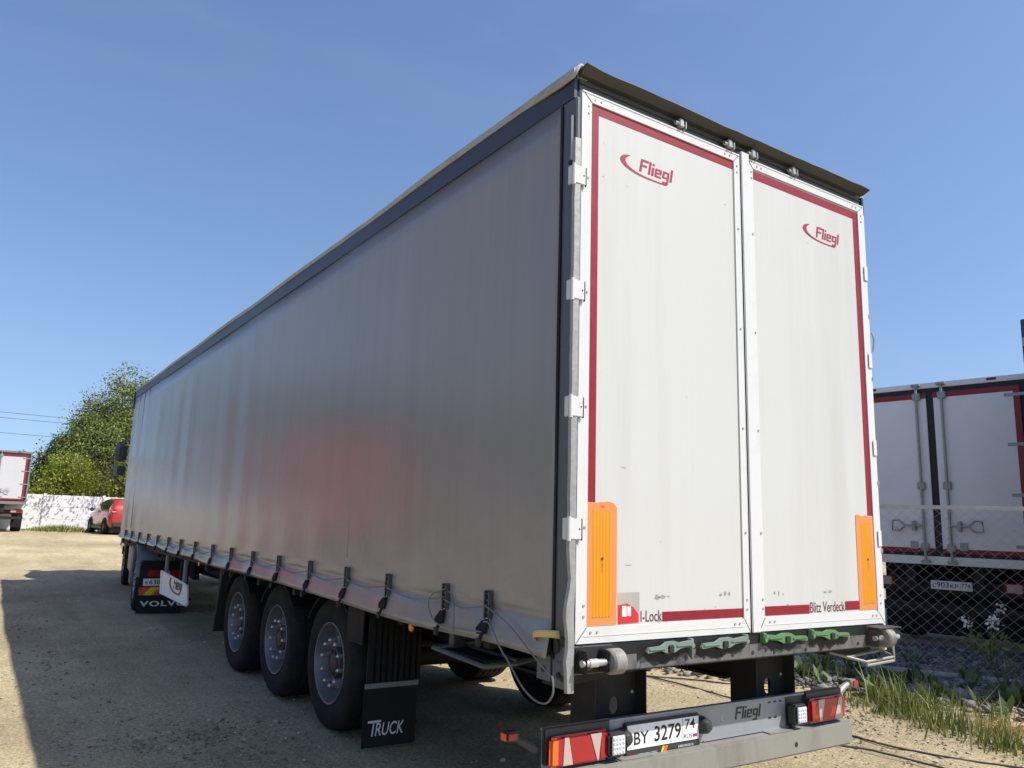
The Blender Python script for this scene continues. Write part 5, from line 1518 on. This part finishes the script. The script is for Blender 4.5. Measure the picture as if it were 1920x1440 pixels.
# ================================================================== TREES
def leaf_cloud(cents, rad, per, size, seed):
    r = np.random.default_rng(seed)
    n = len(cents) * per
    c = np.repeat(cents, per, 0); rr_ = np.repeat(rad, per)
    p = c + r.normal(0, 1, (n, 3)) * rr_[:, None] * np.array([.5, .5, .42])
    a = r.normal(0, 1, (n, 3)); a /= np.linalg.norm(a, axis=1)[:, None]
    e = np.cross(a, r.normal(0, 1, (n, 3))); e /= np.linalg.norm(e, axis=1)[:, None]
    sz = size * .80 * r.uniform(.55, 1.25, n)[:, None]
    v = np.stack([p - a * sz, p - e * sz * .55 + a * sz * .1, p + a * sz, p + e * sz * .55 + a * sz * .1], 1).reshape(-1, 3)
    f = np.arange(n * 4).reshape(-1, 4)
    return v, f
def tree(name, label, loc, blobs, nclump, per, leaf, m_leaf, m_bark, seed, trunk_h, trunk_r, crad=.55, group=None):
    r = np.random.default_rng(seed)
    T = thing(name, label, 'tree' if 'shrub' not in name else 'shrub', loc, 0, group)
    tot = sum(b_[3] * b_[4] * b_[5] for b_ in blobs)
    C = []
    for cx, cy, cz, rx, ry, rz_ in blobs:
        k = max(3, int(nclump * 1.5 * rx * ry * rz_ / tot))
        d = r.normal(0, 1, (k, 3)); d /= np.linalg.norm(d, axis=1)[:, None]
        rad = r.uniform(.25, 1.05, (k, 1)) ** .55
        C.append(np.array([cx, cy, cz]) + d * rad * np.array([rx, ry, rz_]))
    C = np.concatenate(C)
    C[:, 2] = np.maximum(C[:, 2], .25)
    v, f = leaf_cloud(C, r.uniform(.6, 1.2, len(C)) * crad, per, leaf, seed + 1)
    raw_mesh('crown', v, f, m_leaf, T)
    b = MB()
    pts = [(r.normal(0, .03) * i, r.normal(0, .03) * i, trunk_h * i / 6) for i in range(7)]
    b.tube([(p[0], p[1], p[2] - .15) for p in pts], [trunk_r * (1 - .8 * i / 6) for i in range(7)], 8)
    for i in range(14):
        z0 = trunk_h * r.uniform(.2, .9); tgt = C[r.integers(len(C))]
        s0 = Vector((0, 0, z0)); t_ = Vector(tgt)
        if (t_ - s0).length < .3: continue
        b.tube([s0, s0.lerp(t_, .5) + Vector((0, 0, .15)), t_], [trunk_r * .35, trunk_r * .2, trunk_r * .08], 5)
    b.build('trunk', m_bark, T)
    return T
gf = float(gz(0, 40)) - .05
tree('birch_tree', 'tall light green birch with a white trunk behind the white fence', (2.0, 41.5, gf), [(.30, 0, 8.15, .25, .3, .75), (-.25, 0, 7.7, .22, .3, .7), (.85, 0, 7.9, .22, .3, .7), (-.75, 0, 6.9, .2, .3, .6), (.25, 0, 5.9, 1.30, 1.3, 2.2), (-.5, 0, 4.4, 1.7, 1.6, 2.2), (.9, 0, 4.2, 1.5, 1.5, 2.4), (.3, 0, 2.4, 2.0, 1.6, 1.4)], 620, 44, .085, M_leaf_mid, M_birch, 201, 8.6, .13)
tree('birch_tree', 'leaning bushy birch left of the tallest tree behind the white fence', (.55, 42.0, gf), [(.05, 0, 6.5, .2, .3, .6), (-.5, 0, 5.6, .2, .3, .6), (.25, 0, 4.8, .82, 1.0, 1.7), (-.35, 0, 3.3, 1.0, 1.1, 1.5), (.2, 0, 2.6, 1.3, 1.3, 1.5)], 420, 40, .08, M_leaf_mid, M_birch, 202, 6.6, .10)
tree('broadleaf_tree', 'dark green tree at the left end of the tree row above the white fence', (-.95, 42.6, gf), [(.15, 0, 2.9, .6, .8, 1.0), (-.25, 0, 1.9, .85, .9, .9), (.65, 0, 3.9, .5, .6, .9)], 230, 40, .085, M_leaf_dark, M_bark, 203, 4.6, .10)
tree('lime_shrub', 'bright lime green bush hanging over the middle of the white fence', (-.15, 39.2, gf), [(0, 0, 2.3, 1.15, .9, 1.35), (-.6, -.2, 1.75, .9, .8, .7), (.55, -.2, 1.7, .8, .8, .7)], 240, 40, .08, M_leaf_lime, M_bark, 204, 2.4, .05, .4)
tree('lime_shrub', 'yellow green bush above the white fence behind the red car', (2.05, 39.3, gf), [(0, 0, 2.0, .95, .8, .9), (.9, 0, 2.6, 1.0, .8, 1.3)], 190, 40, .08, M_leaf_lime, M_bark, 205, 2.2, .05, .4)
tree('broadleaf_tree', 'tree of fresh green foliage half hidden by the front of the trailer', (4.6, 41.5, gf), [(0, 0, 4.2, 1.8, 1.5, 2.2), (.2, 0, 2.2, 1.9, 1.5, 1.4)], 300, 40, .09, M_leaf_mid, M_bark, 206, 5.2, .12)
tree('overhanging_tree', 'leafy tree whose branches reach over the white fence', (1.3, 38.9, gf), [(-.6, -2.3, 3.5, 1.9, .8, .75), (1.2, -2.5, 4.4, 1.7, .8, 1.0), (.4, -1.2, 4.4, 1.8, .8, .9), (-1.6, -2.0, 2.9, .9, .6, .5), (2.6, -2.3, 3.4, 1.4, .7, .9)], 62, 24, .07, M_leaf_mid, M_bark, 207, 3.6, .035, .42)
tree('distant_spruce', 'small distant treetop poking up behind the left box truck roof', (-1.33, 62, .3), [(0, 0, 4.2, .18, .18, 1.2)], 40, 20, .09, M_leaf_dark, M_bark, 208, 5.4, .10, .3)
# trees left of the lot, seen mirrored in the curtain
tl0 = tree('broadleaf_tree', 'row tree standing along the left side of the lot', (-17, 30, 0), [(0, 0, 5.0, 2.6, 2.6, 3.0), (.5, 0, 3.0, 2.6, 2.6, 2.0)], 260, 30, .16, M_leaf_dark, M_bark, 210, 6.0, .2, .9, 'trees along the left side of the lot')
for k, (x, y, s) in enumerate(((-20, 24, .9), (-15, 37, 1.1), (-22, 17, 1.0), (-13, 44, 1.15), (-24, 10, .85), (-18, 50, 1.2))):
    c = tl0.copy(); COL.objects.link(c); c.location = (x, y, float(gz(x, y)) - .05); c.scale = (s, s, s); c.rotation_euler = (0, 0, k * 1.3)
    for ch in tl0.children:
        q = ch.copy(); COL.objects.link(q); q.parent = c

# ================================================================== POWER LINES
def power_line(y, z0, z1, label, sag):
    pts = [(-40 + 84 * t / 30, y + 6 * t / 30, z0 + (z1 - z0) * (t / 30) - sag * 4 * (t / 30) * (1 - t / 30)) for t in range(31)]
    b = MB(); b.tube(pts, .014, 5)
    o = b.build('power_line', M_seal, None); tag(o, label, 'cable', 'overhead power lines crossing the sky at far left')
power_line(58, 9.0, 9.1, 'highest thin overhead wire in the sky left of the tree', .9)
power_line(58.8, 8.7, 8.9, 'middle overhead wire just under the highest one', .95)
power_line(59.5, 7.6, 7.8, 'lowest overhead wire in the sky left of the tree', .85)
for x, y in ((-40, 58.5), (44, 64.5)):
    t = thing('utility_pole', 'wooden utility pole carrying the overhead wires outside the frame', 'pole', (x, y, .3), 0, 'utility poles of the power line')
    b = MB(); b.cyl((0, 0, 0), (0, 0, 9.3), .14, .10, n=10); b.build('pole', M_bark, t)
    b = MB(); b.box(-.06, .06, -1.2, 1.2, 8.55, 8.67, .01); b.build('crossarm', M_bark, t)

for o in list(bpy.data.objects):
    if o.users_collection == () and o.type == 'MESH' and o.users == 0:
        bpy.data.objects.remove(o)
